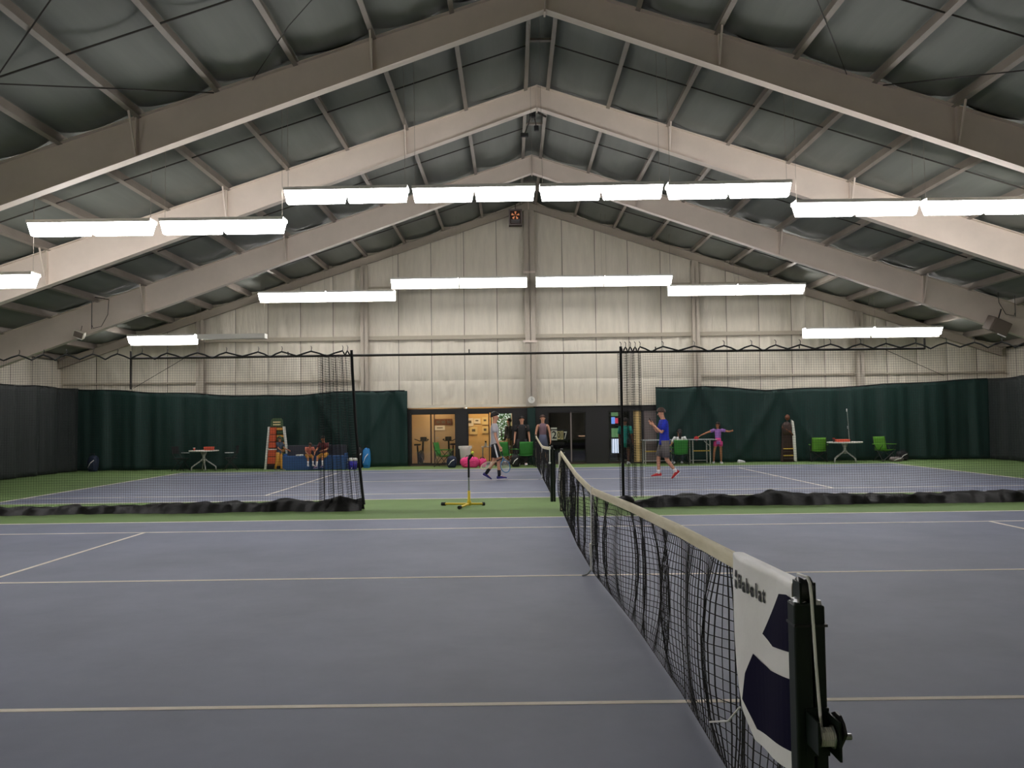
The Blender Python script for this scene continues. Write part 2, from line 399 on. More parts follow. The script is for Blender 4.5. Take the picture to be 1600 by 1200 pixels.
# ================================================================== LIGHT FIXTURES
def fixture_parts(lit, back=False):
    W, H = 2.42, .21
    def trap(x0, x1, zt, zb, yt, yb, m, inset=0):
        return m.add([(x0, -yt, zt), (x1, -yt, zt), (x1, yt, zt), (x0, yt, zt), (x0+inset, -yb, zb), (x1-inset, -yb, zb), (x1-inset, yb, zb), (x0+inset, yb, zb)],
                     [(0, 3, 2, 1), (4, 5, 6, 7), (0, 1, 5, 4), (1, 2, 6, 5), (2, 3, 7, 6), (3, 0, 4, 7)])
    hm = MB().box(-W/2, W/2, -.175, .175, .13, .15).box(-W/2, W/2, -.178, -.173, .085, .14).box(-W/2, W/2, .173, .178, .085, .14)  # side lips added to cut the light going up to the roof
    if back: hm.add([(-W/2, .172, .13), (W/2, .172, .13), (W/2, .15, -.20), (-W/2, .15, -.20), (-W/2, .182, .13), (W/2, .182, .13), (W/2, .16, -.20), (-W/2, .16, -.20)], [(0, 1, 2, 3), (7, 6, 5, 4), (0, 4, 5, 1), (2, 6, 7, 3), (1, 5, 6, 2), (0, 3, 7, 4)])  # wall-side shield added to keep direct lamp light off the end wall
    hs = hm.mesh('housing', 'white_plastic')
    ds = []
    for s in (-1, 1):
        m = MB(); x0, x1 = (-W/2+.01, -.008) if s < 0 else (.008, W/2-.01)
        trap(x0, x1, .13, -.14, .168, .075, m, .04); ds.append(m.mesh('diffuser', 'lamp' if lit else 'white_plastic'))
    return hs, ds
HS, DS = fixture_parts(True)
HSB, _d = fixture_parts(True, True)
def fixture(x, y, z, label, group, lit=True, tilt=0):
    k = 1.0
    if y > 20: k = (20.9+9.233)/(22+9.233); x = CX+(x-CX)*k; z = CZ+(z-CZ)*k; y = 20.9   # spaced a little closer along the end wall
    t = thing('strip_light', label, 'ceiling light', (x, y, z), 0, group); t.rotation_euler = (0, tilt, 0); t.scale = (k, 1, 1)
    if lit:
        link('housing', HSB if y > 20 else HS, t)
        for d in DS: link('diffuser', d, t)
    else:
        MB().box(-1.21, 1.21, -.17, .17, .07, .09).box(-1.21, 1.21, -.17, -.15, -.07, .07).box(-1.21, 1.21, .15, .17, -.07, .07)\
            .box(-1.21, -1.19, -.15, .15, -.07, .07).box(1.19, 1.21, -.15, .15, -.07, .07).build('housing', 'white_plastic', t)
        for yy in (-.07, .07): MB().tube([(-1.17, yy, 0), (1.17, yy, 0)], .018, 8).build('tube', 'paper', t)
    for s in (-1, 1):
        xx = s*1.15; h = ztop(x+xx) + .0 - z
        if h > .2: MB().tube([(xx, 0, .14), (xx, .02, h)], .004, 4).build('hanger_wire', 'purlin_paint', t)
    return t
G1 = 'lit strip lights of the front row'; G2 = 'lit strip lights along the end wall'
ords = ['first from left', 'second from left', 'third from left', 'fourth from left']
for i, x in enumerate((-4.0, -1.5, 1.0, 3.5)):
    fixture(x, 7.8, 6.08, f'lit strip light in the highest tier of the front row, {ords[i]}', G1, tilt=-.006)
for i, x in enumerate((-9.0, -6.42)):
    fixture(x, 7.8, 5.5, f'lit strip light in the left middle tier of the front row, {["outer","inner"][i]} one', G1)
fixture(-11.3, 7.8, 4.49, 'lit strip light at the left picture edge, lowest of the front row', G1)
for i, x in enumerate((5.98, 8.52)):
    fixture(x, 7.8, 5.69, f'lit strip light in the right middle tier of the front row, {["inner","outer"][i]} one', G1)
fixture(11.1, 7.8, 5.0, 'lit white strip light right of the frame, lower tier of the front row', G1)
for i, x in enumerate((-3.89, -1.43, 1.32, 3.78)):
    fixture(x, 22.0, 6.6, f'lit strip light in the highest tier against the end wall, {ords[i]}', G2)
for i, x in enumerate((-8.63, -6.17)):
    fixture(x, 22.0, 6.17, f'lit strip light in the left middle tier against the end wall, {["outer","inner"][i]} one', G2)
for i, x in enumerate((6.07, 8.52)):
    fixture(x, 22.0, 6.22, f'lit strip light in the right middle tier against the end wall, {["inner","outer"][i]} one', G2)
fixture(-13.29, 22.0, 4.69, 'lit strip light at the far left end of the end wall, beside an unlit one', G2)
fixture(-10.79, 22.0, 4.73, 'unlit grey strip light on the end wall, right of the lowest left lit one', None, False)
for i, x in enumerate((10.88, 13.37)):
    fixture(x, 22.0, 4.62, f'lit strip light in the right lowest tier against the end wall, {["inner","outer"][i]} one', G2)
for x, z, w in ((-11.5, 4.6, 'at the left'), (10.6, 4.8, 'at the right')):  # unseen lamps added behind the camera to raise the foreground light
    fixture(x, -9.6, z, 'added unseen strip light behind the viewer, '+w, 'added unseen strip lights behind the viewer')
for k, y in enumerate((-7.5, -4.9, -2.3)):  # unseen lamps added to light the banner from the left
    t = fixture(-10.5, y, 4.6, 'added unseen strip light left of the near court, '+['nearest', 'middle', 'farthest'][k]+' of three', 'added unseen strip lights beside the near court'); t.rotation_euler = (0, 0, PI/2)

# ================================================================== BACKDROP CURTAINS
def fold(x, sd, z, H):
    t = z/H
    f = .07*math.sin(x*4.3+sd+1.3*math.sin(x*.9+sd)) + .03*math.sin(x*9.7+sd*2+.9*t) + .02*math.sin(x*17+sd)
    sw = 0
    for c in range(-3, 4):      # swags falling from the hanging points
        x0 = c*2.9 + sd % 2.0
        dx = (x-x0)
        sw += .13*math.exp(-((abs(dx)-1.6*(1-t)**1.3-.15)/.16)**2)*(.3+.7*t)
    return f*(.55+.45*(1-t)) + sw
def curtain(name, label, path, top, m, sd):
    # path: list of (x, y, out normal x, out normal y, s)
    m_ = MB(); n = len(path)-1
    def fn(u, v):
        i = min(int(round(u*n)), n); x, y, nx, ny, s_ = path[i]; H = top(s_); z = .02 + (H-.02)*v
        d = fold(s_, sd, z, H); return (x+nx*d, y+ny*d, z)
    m_.grid(fn, n, 18)
    t = thing(name, label, 'curtain')
    o = m_.build('cloth', m, t, True)
    md = o.modifiers.new('thick', 'SOLIDIFY'); md.thickness = .008
    pts = []
    for i, (x, y, nx, ny, s_) in enumerate(path):
        d = fold(s_, sd, top(s_), top(s_)); pts.append((x+nx*d, y+ny*d, top(s_)+.005))
    MB().tube(pts[::2], .022, 5).build('hem_rope', 'black_matte', t)
    return t
tabL = [(-17, 2.96), (-16.5, 2.94), (-14.6, 2.83), (-12.3, 2.71), (-10, 2.6), (-8.2, 2.63), (-6.3, 2.74), (-4.5, 2.7)]
tabR = [(4.3, 2.71), (6.1, 2.73), (8.4, 2.57), (10.7, 2.63), (13, 2.73), (14.6, 2.8), (17, 2.9)]
def xpath(x0, x1, y, st=.09):
    n = int((x1-x0)/st); return [(x0+(x1-x0)*i/n, y, 0, -1, x0+(x1-x0)*i/n) for i in range(n+1)]
curtain('backdrop_curtain', 'dark green vinyl backdrop hanging along the end wall, left of the lounge windows', xpath(-16.55, -4.58, 22.3), lambda s: interp(tabL, s)+.02*math.sin(s*2.4), 'curtain', .7)
curtain('backdrop_curtain', 'dark green vinyl backdrop hanging along the end wall, right of the lounge windows', xpath(4.36, 16.4, 22.3), lambda s: interp(tabR, s)+.015*math.sin(s*2.1), 'curtain', 2.1)
def ypath(y0, y1, x, nx, st=.1):
    n = int((y1-y0)/st); return [(x, y0+(y1-y0)*i/n, nx, 0, y0+(y1-y0)*i/n) for i in range(n+1)]
curtain('backdrop_curtain', 'nearly black backdrop along the left side wall, at the left picture edge', ypath(7.6, 22.25, -16.4, 1), lambda s: 2.93+.02*math.sin(s*2), 'curtain_side', 1.1)
curtain('backdrop_curtain', 'nearly black backdrop along the right side wall, at the right picture edge', ypath(7.6, 22.25, 16.3, -1), lambda s: 2.85+.02*math.sin(s*2), 'curtain_side', 3.3)

# ================================================================== DIVIDER NETS between the courts
DY = 7.12
def mesh_net(m, path, z0, ztop_, step, r, nz=6, seed=0):
    # path: function s -> (x, y); s in metres along the net
    rnd = random.Random(seed); s0, s1 = path[0], path[1]; P = path[2]
    ns = int((s1-s0)/step)
    def thread(a, b):
        a = Vector(a); b = Vector(b); d = (b-a)
        if d.length < 1e-6: return
        u = d.orthogonal().normalized()*r; w = d.cross(u).normalized()*r
        m.add([a+u, a-u*.5+w*.87, a-u*.5-w*.87, b+u, b-u*.5+w*.87, b-u*.5-w*.87], [(0, 1, 4, 3), (1, 2, 5, 4), (2, 0, 3, 5)])
    nv = int((ztop_-z0)/step)
    row = []
    for i in range(ns+1):
        s = s0+(s1-s0)*i/ns
        x, y = P(s, 1.0); xb, yb = P(s, 0.0); xm, ym = P(s, .5)
        thread((x, y, ztop_), (xm, ym, (z0+ztop_)/2)); thread((xm, ym, (z0+ztop_)/2), (xb, yb, z0))
    for j in range(nv+1):
        z = z0+(ztop_-z0)*j/nv; t = j/nv; sub = max(1, int(.12/step))
        prev = None
        for i in range(0, ns+1, sub):
            x, y = P(s0+(s1-s0)*i/ns, t); q = (x, y, z+.015*math.sin(i*.05))
            if prev: thread(prev, q)
            prev = q
def divider(label, x0, x1, bunch0, bunch1, edge, seed):
    # x0..x1 stretched part, bunch0..bunch1 the gathered folds beside the free edge
    t = thing('divider_net', label, 'net', (0, DY, 0))
    st = MB()
    mesh_net(st, (0, x1-x0, lambda s, v: (x0+s, .09*math.sin(s*1.7+seed)*(.3+.7*(1-v)))), .1, 2.87, .045, .0016, seed=seed)
    st.build('netting', 'net_black', t, kind='stuff')
    g = MB(); w = bunch1-bunch0; nf = 9 if w > .5 else 6
    def P(s, v):
        f = s/(nf*.42); a = s/.42*2*PI
        return (bunch0+w*f + .05*math.sin(a*.5+seed) + (edge(v)-edge(1))*(f if edge(0) > edge(1) else 1-f), .2*math.sin(a))
    mesh_net(g, (0, nf*.42, P), .16, 2.88, .045, .0019, seed=seed+1)
    g.build('gathered_netting', 'net_black', t, kind='stuff')
    MB().tube([(edge(1), 0, 2.98), (edge(.85), .01, 2.6), (edge(.5), 0, 1.45), (edge(.1), -.02, .35), (edge(0), -.03, .1)], .026, 6).build('edge_rope', 'black_matte', t)
    # carrying rope, looped up from hook to hook, and hooks
    pts = []; xa, xb = min(x0, bunch0), max(x1, bunch1); k = 0; x = xa; r = random.Random(seed)
    hooks = []
    while x < xb:
        inb = bunch0-.05 <= x <= bunch1
        d = .09 if inb else r.uniform(.42, .6)
        hooks.append(x); pts += [(x, 0, 2.97), (x+d*.25, .01, 2.93), (x+d*.5, .02, 2.88+r.uniform(-.02, .02)), (x+d*.75, .01, 2.93)]; x += d
    MB().tube(pts, .016, 5).build('carrying_rope', 'black_matte', t)
    hm = MB()
    for x in hooks: hm.tube([(x, 0, 2.96), (x+.01, .01, 3.04), (x-.01, .03, 3.07)], .007, 4)
    hm.build('hooks', 'black_metal', t, kind='stuff')
    return t
def cover(t, x0, x1, prof, seed, depth=.2):
    r = random.Random(seed); ph = [r.uniform(0, 6) for _ in range(6)]
    n = int((x1-x0)/.035)
    def fn(u, v):
        x = x0+(x1-x0)*u; h = prof(x)*(1+.05*math.sin(x*3.1+ph[4])+.05*math.sin(x*8.3+ph[5]+math.sin(x*2)))
        yy = [-depth, -depth*.62, -.09, -.03, .03, .1, depth*.8][v_i(v)]
        zz = [.004, .10*h/.2, .72*h, h, h*.97, .5*h, .004][v_i(v)]
        w = .06*math.sin(x*5+ph[0]+2*math.sin(x*1.3)) + .045*math.sin(x*13+ph[1]+3*v) + .03*math.sin(x*23+ph[2]-4*v)
        return (x, yy*(1+.3*math.sin(x*2.1+ph[3])) + w*(1-abs(v-.5)), max(.004, zz + (.12*w if 0 < v < 1 else 0)))
    def v_i(v): return int(round(v*6))
    o = MB().grid(fn, n, 6).build('ground_skirt', 'vinyl_black', t, True)
    return o
eL = lambda v: -3.80+.22*(1-v)**1.5
tL = divider('black divider net between the courts at left, gathered at its free right end', -16.2, -4.35, -4.42, -3.86, eL, 1)
cover(tL, -16.1, -4.2, lambda x: interp([(-17, .13), (-10.4, .15), (-8, .15), (-6.6, .19), (-6.2, .2), (-5.5, .17), (-5.0, .23), (-4.5, .17), (-4.2, .2)], x), 3)
cover(tL, -4.25, -3.6, lambda x: interp([(-4.25, .17), (-4.0, .31), (-3.75, .22), (-3.6, .23)], x), 5, .3)
eR = lambda v: 1.24+.0*v
tR = divider('black divider net between the courts at right, gathered beside its rope edge', 1.65, 16.1, 1.24, 1.6, eR, 4)
cover(tR, 1.3, 16.0, lambda x: interp([(1.3, .05), (1.6, .14), (1.85, .2), (3.4, .2), (3.75, .21), (4.0, .28), (4.4, .2), (5.2, .21), (6.2, .16), (7, .2), (17, .21)], x), 8)
MB().ball((1.28, 0, .1), (.17, .15, .11), 10, 7).build('skirt_bundle', 'vinyl_black', tR, True)
pt = thing('curtain_pipe', 'thin dark pipe spanning the hall above the divider nets', 'pipe', (0, DY+.04, 0))
MB().tube([(-7.95, 0, 2.885), (0, 0, 2.88), (6.95, 0, 2.87)], .024, 8).build('pipe', 'rod', pt)
MB().tube([(-7.95, 0, 3.02), (-7.95, 0, 2.3)], .02, 6).build('end_post', 'rod', pt)
MB().tube([(6.95, 0, 2.86), (6.95, 0, 3.06)], .02, 6).build('end_post', 'rod', pt)
MB().tube([(-6.9, 0, 2.9), (-7.9, 0, 2.32)], .006, 4).build('stay_wire', 'rod', pt)
MB().tube([(6.2, 0, 2.86), (7.3, 0, 2.35)], .006, 4).build('stay_wire', 'rod', pt)
for x in (-5, -1.6, 1.9, 4.6): MB().tube([(x, 0, 2.9), (x, 0, 2.97)], .012, 5).build('clip', 'rod', pt)

# ================================================================== TENNIS NETS
def tennis_net(yc, label, xoff, near):
    t = thing('tennis_net', label, 'tennis net', (0, yc, 0))
    ye = 6.36
    def Z(y): return .914 + (1.07-.914)*min(1, abs(y)/6.3)**1.15
    X = xoff
    # netting
    m = MB(); st = .045; rr = .0025
    rnd = random.Random(3)
    def thread(a, b, r):
        a = Vector(a); b = Vector(b); d = b-a; u = Vector((1, 0, 0))*r; w = d.cross(u).normalized()*r
        m.add([a+u, a-u*.5+w*.87, a-u*.5-w*.87, b+u, b-u*.5+w*.87, b-u*.5-w*.87], [(0, 1, 4, 3), (1, 2, 5, 4), (2, 0, 3, 5)])
    nv = int(2*ye/st); nh = 21
    bul = lambda y, t_: .05*math.sin(PI*t_)*math.sin(y*1.9+.6) + .03*math.sin(PI*t_)*math.sin(y*5.3) + .028*math.sin(PI*t_)**.5*math.sin(y*11.7+1.3*math.sin(y*2.3))
    wob = [0.0]
    for i in range(nv): wob.append(wob[-1]*.8+rnd.uniform(-.008, .008))
    def pt_(i, j):
        y = -ye + 2*ye*i/nv; t_ = j/nh; z = .03 + (Z(y)-.06)*t_
        return (X(y)+bul(y, t_), y + wob[i]*math.sin(PI*t_), z + .006*math.sin(i*.37+j)*(1 if 0 < j < nh else 0))
    for i in range(nv+1):
        js = [0, 4, 8, 12, 16, 21]; thick = rr*(1.7 if rnd.random() < .24 else 1)
        for a, b in zip(js, js[1:]): thread(pt_(i, a), pt_(i, b), thick)
    for j in range(nh+1):
        dbl = 1.15 if j > nh-7 else 1.0
        for i in range(0, nv, 2): thread(pt_(i, j), pt_(min(i+2, nv), j), rr*dbl)
    m.build('netting', 'net_cord', t, kind='stuff')
    # head band folded over the cable
    b = MB(); n = 72
    def bf(u, v):
        y = -ye+2*ye*u; z = Z(y); pr = [(-.012, -.062), (-.013, -.02), (-.010, .0), (0, .009), (.010, 0), (.013, -.02), (.012, -.062)][int(round(v*6))]
        return (X(y)+pr[0], y, z+pr[1])
    b.grid(bf, n, 6).build('head_band', 'band', t, True)
    # side tapes
    for s in (-1, 1):
        y = s*(ye-.03); MB().box(X(y)-.012, X(y)+.012, y-.03, y+.03, .03, Z(y)-.05).build('side_tape', 'band', t)
    # centre strap with buckle and floor anchor
    x = X(0)
    MB().box(x-.016, x+.016, -.025, .025, .32, Z(0)+.012).build('center_strap', 'banner_white', t)
    MB().bbox((x-.02, 0, .27), (.03, .05, .13), .008).build('strap_buckle', 'white_plastic', t)
    MB().tube([(x-.02, 0, .21), (x-.02, .0, .05)], .011, 6).build('strap_tail', 'cord_white', t)
    MB().tube([(x-.02, 0, .06), (x-.06, -.03, .02), (x-.12, -.05, .008)], .009, 5).build('strap_hook', 'steel', t)
    return t, X, Z
def post(t, x, y, sgn, reel, capx=0):
    # square post with guide post, pulley cap and winch, at the end of a net
    p = thing('net_post', None, None, (x, y, 0))
    MB().bbox((-.02, 0, .52), (.056, .075, 1.04), .008).build('post_tube', 'post_green', p)
    MB().bbox((.034, .0, .515), (.04, .06, 1.03), .006).build('guide_tube', 'post_green', p)
    MB().lathe([(.0, 1.035), (.027, 1.035), (.023, 1.05), (.0, 1.055)], 12, (-.02, 0, 0)).build('end_cap', 'steel', p)
    MB().lathe([(.0, 1.025), (.018, 1.025), (.015, 1.042), (.0, 1.046)], 10, (.036, 0, 0)).build('end_cap', 'steel', p)
    MB().box(-.028, -.022, -.035, .035, 1.0, 1.105).box(.018, .024, -.035, .035, 1.0, 1.105).build('pulley_bracket', 'post_green', p)
    w = MB(); w.lathe([(.0, -.018), (.045, -.018), (.036, 0), (.045, .018), (.0, .018)], 14); w.v = [(v[2]-.002, v[0], v[1]+1.075) for v in w.v]
    w.build('pulley', 'black_metal', p, True)
    MB().box(-.05, .057, -.043, .043, .965, .973).build('collar', 'black_metal', p)
    if reel:
        MB().box(-.02, -.013, sgn*.04, sgn*.15, .60, .70).box(.046, .053, sgn*.04, sgn*.15, .58, .70).box(-.02, .053, sgn*.034, sgn*.044, .56, .71).build('winch_bracket', 'post_green', p)
        d = MB(); d.lathe([(0, -.010), (.036, -.010), (.036, -.006), (.022, -.004), (.022, .040), (.036, .042), (.036, .047), (0, .047)], 14); d.v = [(v[2]-.002, sgn*.10+v[0], .64+v[1]) for v in d.v]
        d.build('winch_drum', 'steel', p, True)
        c = MB()
        for k in range(6):
            zz = .001+k*.0068; c.tube([(zz+.004*a/8, sgn*.10+.027*math.cos(a*PI/4), .64+.027*math.sin(a*PI/4)) for a in range(9)], .004, 5, False)
        c.build('wound_cord', 'cord_white', p, kind='stuff')
        g = MB(); g.prism([(-.075*math.cos(a*PI/7+.4), .075*math.sin(a*PI/7+.4)) for a in range(10)], .056, .064, 'x'); g.v = [(v[0], v[1]+sgn*.10, v[2]+.64) for v in g.v]
        g.build('ratchet_plate', 'black_metal', p)
        MB().tube([(.05, sgn*.1, .64), (.1, sgn*.1, .64)], .01, 8).build('crank_shaft', 'steel', p)
        MB().tube([(-.005, -sgn*.05, 1.118), (0, sgn*.03, 1.122), (.002, sgn*.046, 1.105), (.004, sgn*.052, 1.06), (.010, sgn*.06, .85), (.016, sgn*.075, .66)], .005, 6).build('net_cable', 'cord_white', p)
    return p
Xn = lambda y: interp([(-6.4, .158), (-5.3, .16), (-4, .165), (-2.3, .13), (0, .02), (2, .0), (6.4, .05)], y)
tn, Xf, Zf = tennis_net(0, 'nearest tennis net with cream head band and banner, running away from the viewer', Xn, True)
# banner draped over the net end -------------------------------------
bn = thing('net_banner', 'white banner with navy bars and black lettering, draped over the near net end', 'banner')
Y0, Y1 = -6.29, -5.46
def bx(y, z): return Xn(y) - .028 - .02*math.sin((z-.2)*3.2)*math.sin((y-Y0)/(Y1-Y0)*PI) - .012*math.sin(9*y+2*z)
def zlow(y): return interp([(Y0, .46), (-6.0, .405), (-5.75, .375), (-5.62, .45), (-5.56, .6), (-5.5, .8), (-5.45, .98)], y)
def bfn(u, v):
    y = Y0+(Y1-Y0)*u; zt = Zf(y)+.014
    if v > .9: k = (v-.9)/.1; return (bx(y, zt)+.028*k*1.4 if k < .99 else Xn(y)+.02, y, zt+.004*math.sin(PI*k))
    z = zlow(y) + (zt-zlow(y))*v/.9; return (bx(y, z), y, z)
MB().grid(bfn, 26, 30).build('banner_cloth', 'banner_white', bn, True)
def patch(name, m, poly, off, parent):       # flat print following the cloth: poly in (y, z)
    bm = bmesh.new(); vs = [bm.verts.new((0, y, z)) for y, z in poly]; bm.faces.new(vs)
    for ax, lo, hi in ((1, Y0, Y1), (2, 0, 1.1)):
        k = lo
        while k < hi:
            co = (0, k, 0) if ax == 1 else (0, 0, k); no = (0, 1, 0) if ax == 1 else (0, 0, 1)
            bmesh.ops.bisect_plane(bm, geom=bm.verts[:]+bm.edges[:]+bm.faces[:], plane_co=co, plane_no=no); k += .05
    for v in bm.verts: v.co.x = bx(v.co.y, v.co.z)-off
    me = bpy.data.meshes.new(name); bm.to_mesh(me); bm.free(); me.materials.append(M[m])
    return link(name, me, parent)

UP = [(-6.126, 1.017), (-6.235, 1.036), (-6.285, 1.036), (-6.285, .856), (-6.267, .851), (-6.057, .816), (-5.922, .829)]
LO = [(-5.81, .726), (-5.70, .62), (-5.64, .50), (-5.802, .436), (-6.285, .526), (-6.285, .765), (-6.033, .724), (-5.896, .72)]
patch('upper_bar', 'banner_navy', UP, .004, bn); patch('lower_bar', 'banner_navy', LO, .004, bn)
RB = Matrix(((0, 0, -1), (-1, 0, 0), (0, 1, 0))).to_euler()      # text x -> -Y, y -> Z, facing -X
def bt(name, body, size, y, z, bold=0, sx=1):
    return text(name, body, size, 'print_black', bn, (bx(y, z)-.005, y, z), RB, bold, .0006, 0, sx)
for k, ch in enumerate('Babolat'):
    bt('letter', ch, .076, -5.66-[0, .054, .102, .150, .194, .232, .276][k], .968+(.004 if ch in 'Bblt' else 0), .0022, 1.05)
for k, z in enumerate((.992, .952)):
    patch('logo_bar', 'print_black', [(-5.555, z-.014), (-5.60, z-.014), (-5.595, z+.018-.004*k), (-5.565, z+.014)] if k == 0 else [(-5.555, z-.018), (-5.60, z-.018), (-5.60, z+.016), (-5.555, z+.016)], .004, bn)
MB().tube([(bx(-5.62, .46)-.01, -5.62, .46), (Xn(-5.4)-.05, -5.4, .33), (Xn(-5.02)-.05, -5.03, .20)], .0045, 5).build('tie_cord', 'cord_white', bn)

p = post(tn, .14, -6.36, -1, True); tag(p, 'dark green net post with steel winch beside the white banner', 'net post')
p = post(tn, .07, 6.42, 1, False); tag(p, 'dark green net post at the far end of the nearest tennis net', 'net post')
MB().tube([(-.05, -.06, 1.04), (-.055, -.05, .72)], .014, 6).build('net_tie', 'banner_white', p)
MB().bbox((-.05, -.06, .62), (.03, .03, .16), .01).build('tie_end', 'banner_white', p)
tf, Xg, Zg = tennis_net(SC, 'farther tennis net on the court by the lounge windows', lambda y: .0+.0*y, False)
p = post(tf, -.02, SC-6.42, -1, False); tag(p, 'dark green net post at the near end of the farther tennis net', 'net post')
MB().tube([(-.05, -.05, 1.1), (-.055, -.06, .80)], .011, 6).build('net_tie', 'cord_white', p); MB().ball((-.055, -.06, .77), .024).build('tie_end', 'cord_white', p)
p = post(tf, .0, SC+6.42, 1, False); tag(p, 'dark green net post at the far end of the farther tennis net, before the windows', 'net post')
# ================================================================== LOUNGE WINDOWS in the end wall
YG = 22.6
lg = thing('trim_1', kind='structure')
MB().box(-4.6, 4.45, YG-.06, YG+.1, 1.9, 2.06).build('header', 'frame_black', lg)
MB().box(-4.62, 4.45, YG-.12, YG+.1, 2.1, 2.2).build('ledge', 'white_trim', lg)
MB().box(-4.6, 4.45, YG-.03, YG+.05, 0, .05).build('threshold', 'brown_dark', lg)
for x0, x1 in ((-4.6, -4.5), (-2.86, -2.44), (-.78, -.24), (.0, .46), (1.86, 2.66), (3.46, 3.58), (3.86, 3.96)):
    MB().box(x0, x1, YG-.05, YG+.12, .0, 1.92).build('post', 'frame_black', lg)
MB().bbox((-.12, YG-.16, 1.03), (.3, .3, 2.06), .03).build('column_pad', 'curtain', lg)
MB().box(3.58, 3.86, YG-.02, YG+.06, .05, 1.9).build('wood_panel', 'lounge_tan', lg)
MB().box(3.96, 4.42, YG-.02, YG+.06, .05, 1.9).build('grey_panel', 'heater_grey', lg)
wn = 0
for x0, x1, g, mull in ((-4.5, -2.86, 'glass', (-3.77,)), (-2.44, -1.64, 'glass', ()), (-1.6, -.78, 'glass', ()), (.46, 1.86, 'glass_dark', (1.32,)), (2.66, 3.46, 'glass', ())):
    wn += 1; w_ = thing(f'window_{wn}', kind='structure')
    MB().box(x0, x0+.035, YG, YG+.05, .05, 1.9).box(x1-.035, x1, YG, YG+.05, .05, 1.9).box(x0, x1, YG, YG+.05, 1.86, 1.9).box(x0, x1, YG, YG+.05, .05, .09).build('window_frame', 'frame_black', w_)
    for m_ in mull: MB().box(m_-.025, m_+.025, YG, YG+.05, .05, 1.9).build('mullion', 'brown_dark' if g == 'glass' else 'heater_grey', w_)
    xs = [x0+.035]+list(mull)+[x1-.035]
    for a, b in zip(xs, xs[1:]): MB().box(a, b, YG+.02, YG+.028, .09, 1.86).build('pane', g, w_)
# rooms behind the glass
rm = thing('wall_lounge', kind='structure')
MB().box(-4.9, 4.9, YW+.12, 26.6, -.1, .0).build('lounge_floor', 'lounge_floor', rm)
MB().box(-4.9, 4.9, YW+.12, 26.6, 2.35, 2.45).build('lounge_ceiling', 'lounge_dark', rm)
MB().box(-4.95, -4.85, YW+.12, 26.6, 0, 2.4).build('partition', 'lounge_wall', rm)
MB().box(-4.9, -2.62, 24.3, 24.4, 0, 2.35).box(-2.7, -2.6, 22.9, 24.4, 0, 2.35).build('partition', 'lounge_wall', rm)
MB().box(-2.62, -1.66, 25.9, 26.0, 0, 2.35).build('partition', 'lounge_tan', rm)
MB().box(-1.66, -.6, 25.9, 26.0, 0, .75).box(-1.66, -.6, 25.9, 26.0, 1.98, 2.35).box(-.66, .1, 25.9, 26.0, 0, 2.35).build('partition', 'lounge_wall', rm)
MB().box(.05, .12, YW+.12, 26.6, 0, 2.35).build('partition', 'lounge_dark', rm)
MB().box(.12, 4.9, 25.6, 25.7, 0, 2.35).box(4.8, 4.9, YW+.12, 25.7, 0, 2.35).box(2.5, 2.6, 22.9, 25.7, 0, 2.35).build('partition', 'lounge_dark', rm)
w_ = thing('window_6', kind='structure')
MB().box(-1.66, -1.60, 25.88, 25.98, .75, 1.98).box(-.86, -.66, 25.88, 25.98, .75, 1.98).box(-1.66, -.66, 25.88, 25.98, 1.92, 1.98).box(-1.66, -.66, 25.86, 25.98, .74, .80).build('window_frame', 'white_trim', w_)
MB().box(-1.6, -.86, 25.93, 25.94, .8, 1.92).build('pane', 'glass', w_)
d_ = thing('door_1', kind='structure', loc=(-3.35, 24.28, 0))
MB().bbox((0, 0, 1.0), (.84, .04, 2.0), .006).build('door_leaf', 'door_beige', d_)
MB().box(-.46, -.42, -.03, .02, 0, 2.04).box(.42, .46, -.03, .02, 0, 2.04).box(-.46, .46, -.03, .02, 2.0, 2.04).build('door_frame', 'brown_dark', d_)
MB().tube([(-.36, -.02, .98), (-.36, -.06, .98), (-.28, -.06, .98)], .012, 6).build('door_handle', 'steel', d_)
def flat(name, label, cat, m, x, y, z, w, h, extra=None):
    t = thing(name, label, cat, (x, y, z)); MB().box(-w/2, w/2, -.012, .0, -h/2, h/2).build('board', m, t)
    if extra:
        for k, (a, b, c, d) in enumerate(extra): MB().box(a*w, b*w, -.016, -.012, c*h, d*h).build('print', 'print_grey', t)
    return t
flat('wall_sign', 'brown wooden sign on the lounge door behind the left window', 'sign', 'brown_sign', -3.44, 24.24, 1.58, .68, .24, [(-.4, -.2, -.2, .2), (-.1, .1, -.2, .2), (.2, .4, -.2, .2)])
flat('notice', 'white paper notice under the brown sign behind the left window', 'notice', 'paper', -3.58, 24.24, 1.36, .38, .17, [(-.3, .3, -.1, .1)])
g = 'paper notices on the tan lounge wall'
for i, (x, z, w, h, lb) in enumerate(((-2.5, 1.56, .26, .32, 'upper left pale notice'), (-2.22, 1.6, .26, .2, 'upper right pale notice with dark picture'), (-2.36, 1.22, .30, .3, 'lower pale notice with small dark print'), (-1.9, 1.6, .24, .3, 'cream notice right of the others'), (-1.9, 1.24, .24, .28, 'cream notice low beside the window mullion'))):
    o = flat('notice', lb+' on the tan lounge wall behind the glass', 'notice', 'paper_yellow' if i > 1 else 'paper', x, 25.86, z, w, h, [(-.25, .2, -.15+.1*(i % 2), .2)]); o['group'] = g
bs = thing('shrub', 'bright green shrub outside the lounge back window', 'shrub', (-1.25, 27.2, 0))
lm = MB(); r = random.Random(5)
for i in range(900):
    c = Vector((r.gauss(0, .55), r.gauss(0, .35), 1.35+r.gauss(0, .5))); a = Vector((r.uniform(-1, 1), r.uniform(-1, 1), r.uniform(-1, 1))).normalized()*.07; b = a.orthogonal().normalized()*.035
    lm.add([c-a, c+b, c+a, c-b], [(0, 1, 2, 3)])
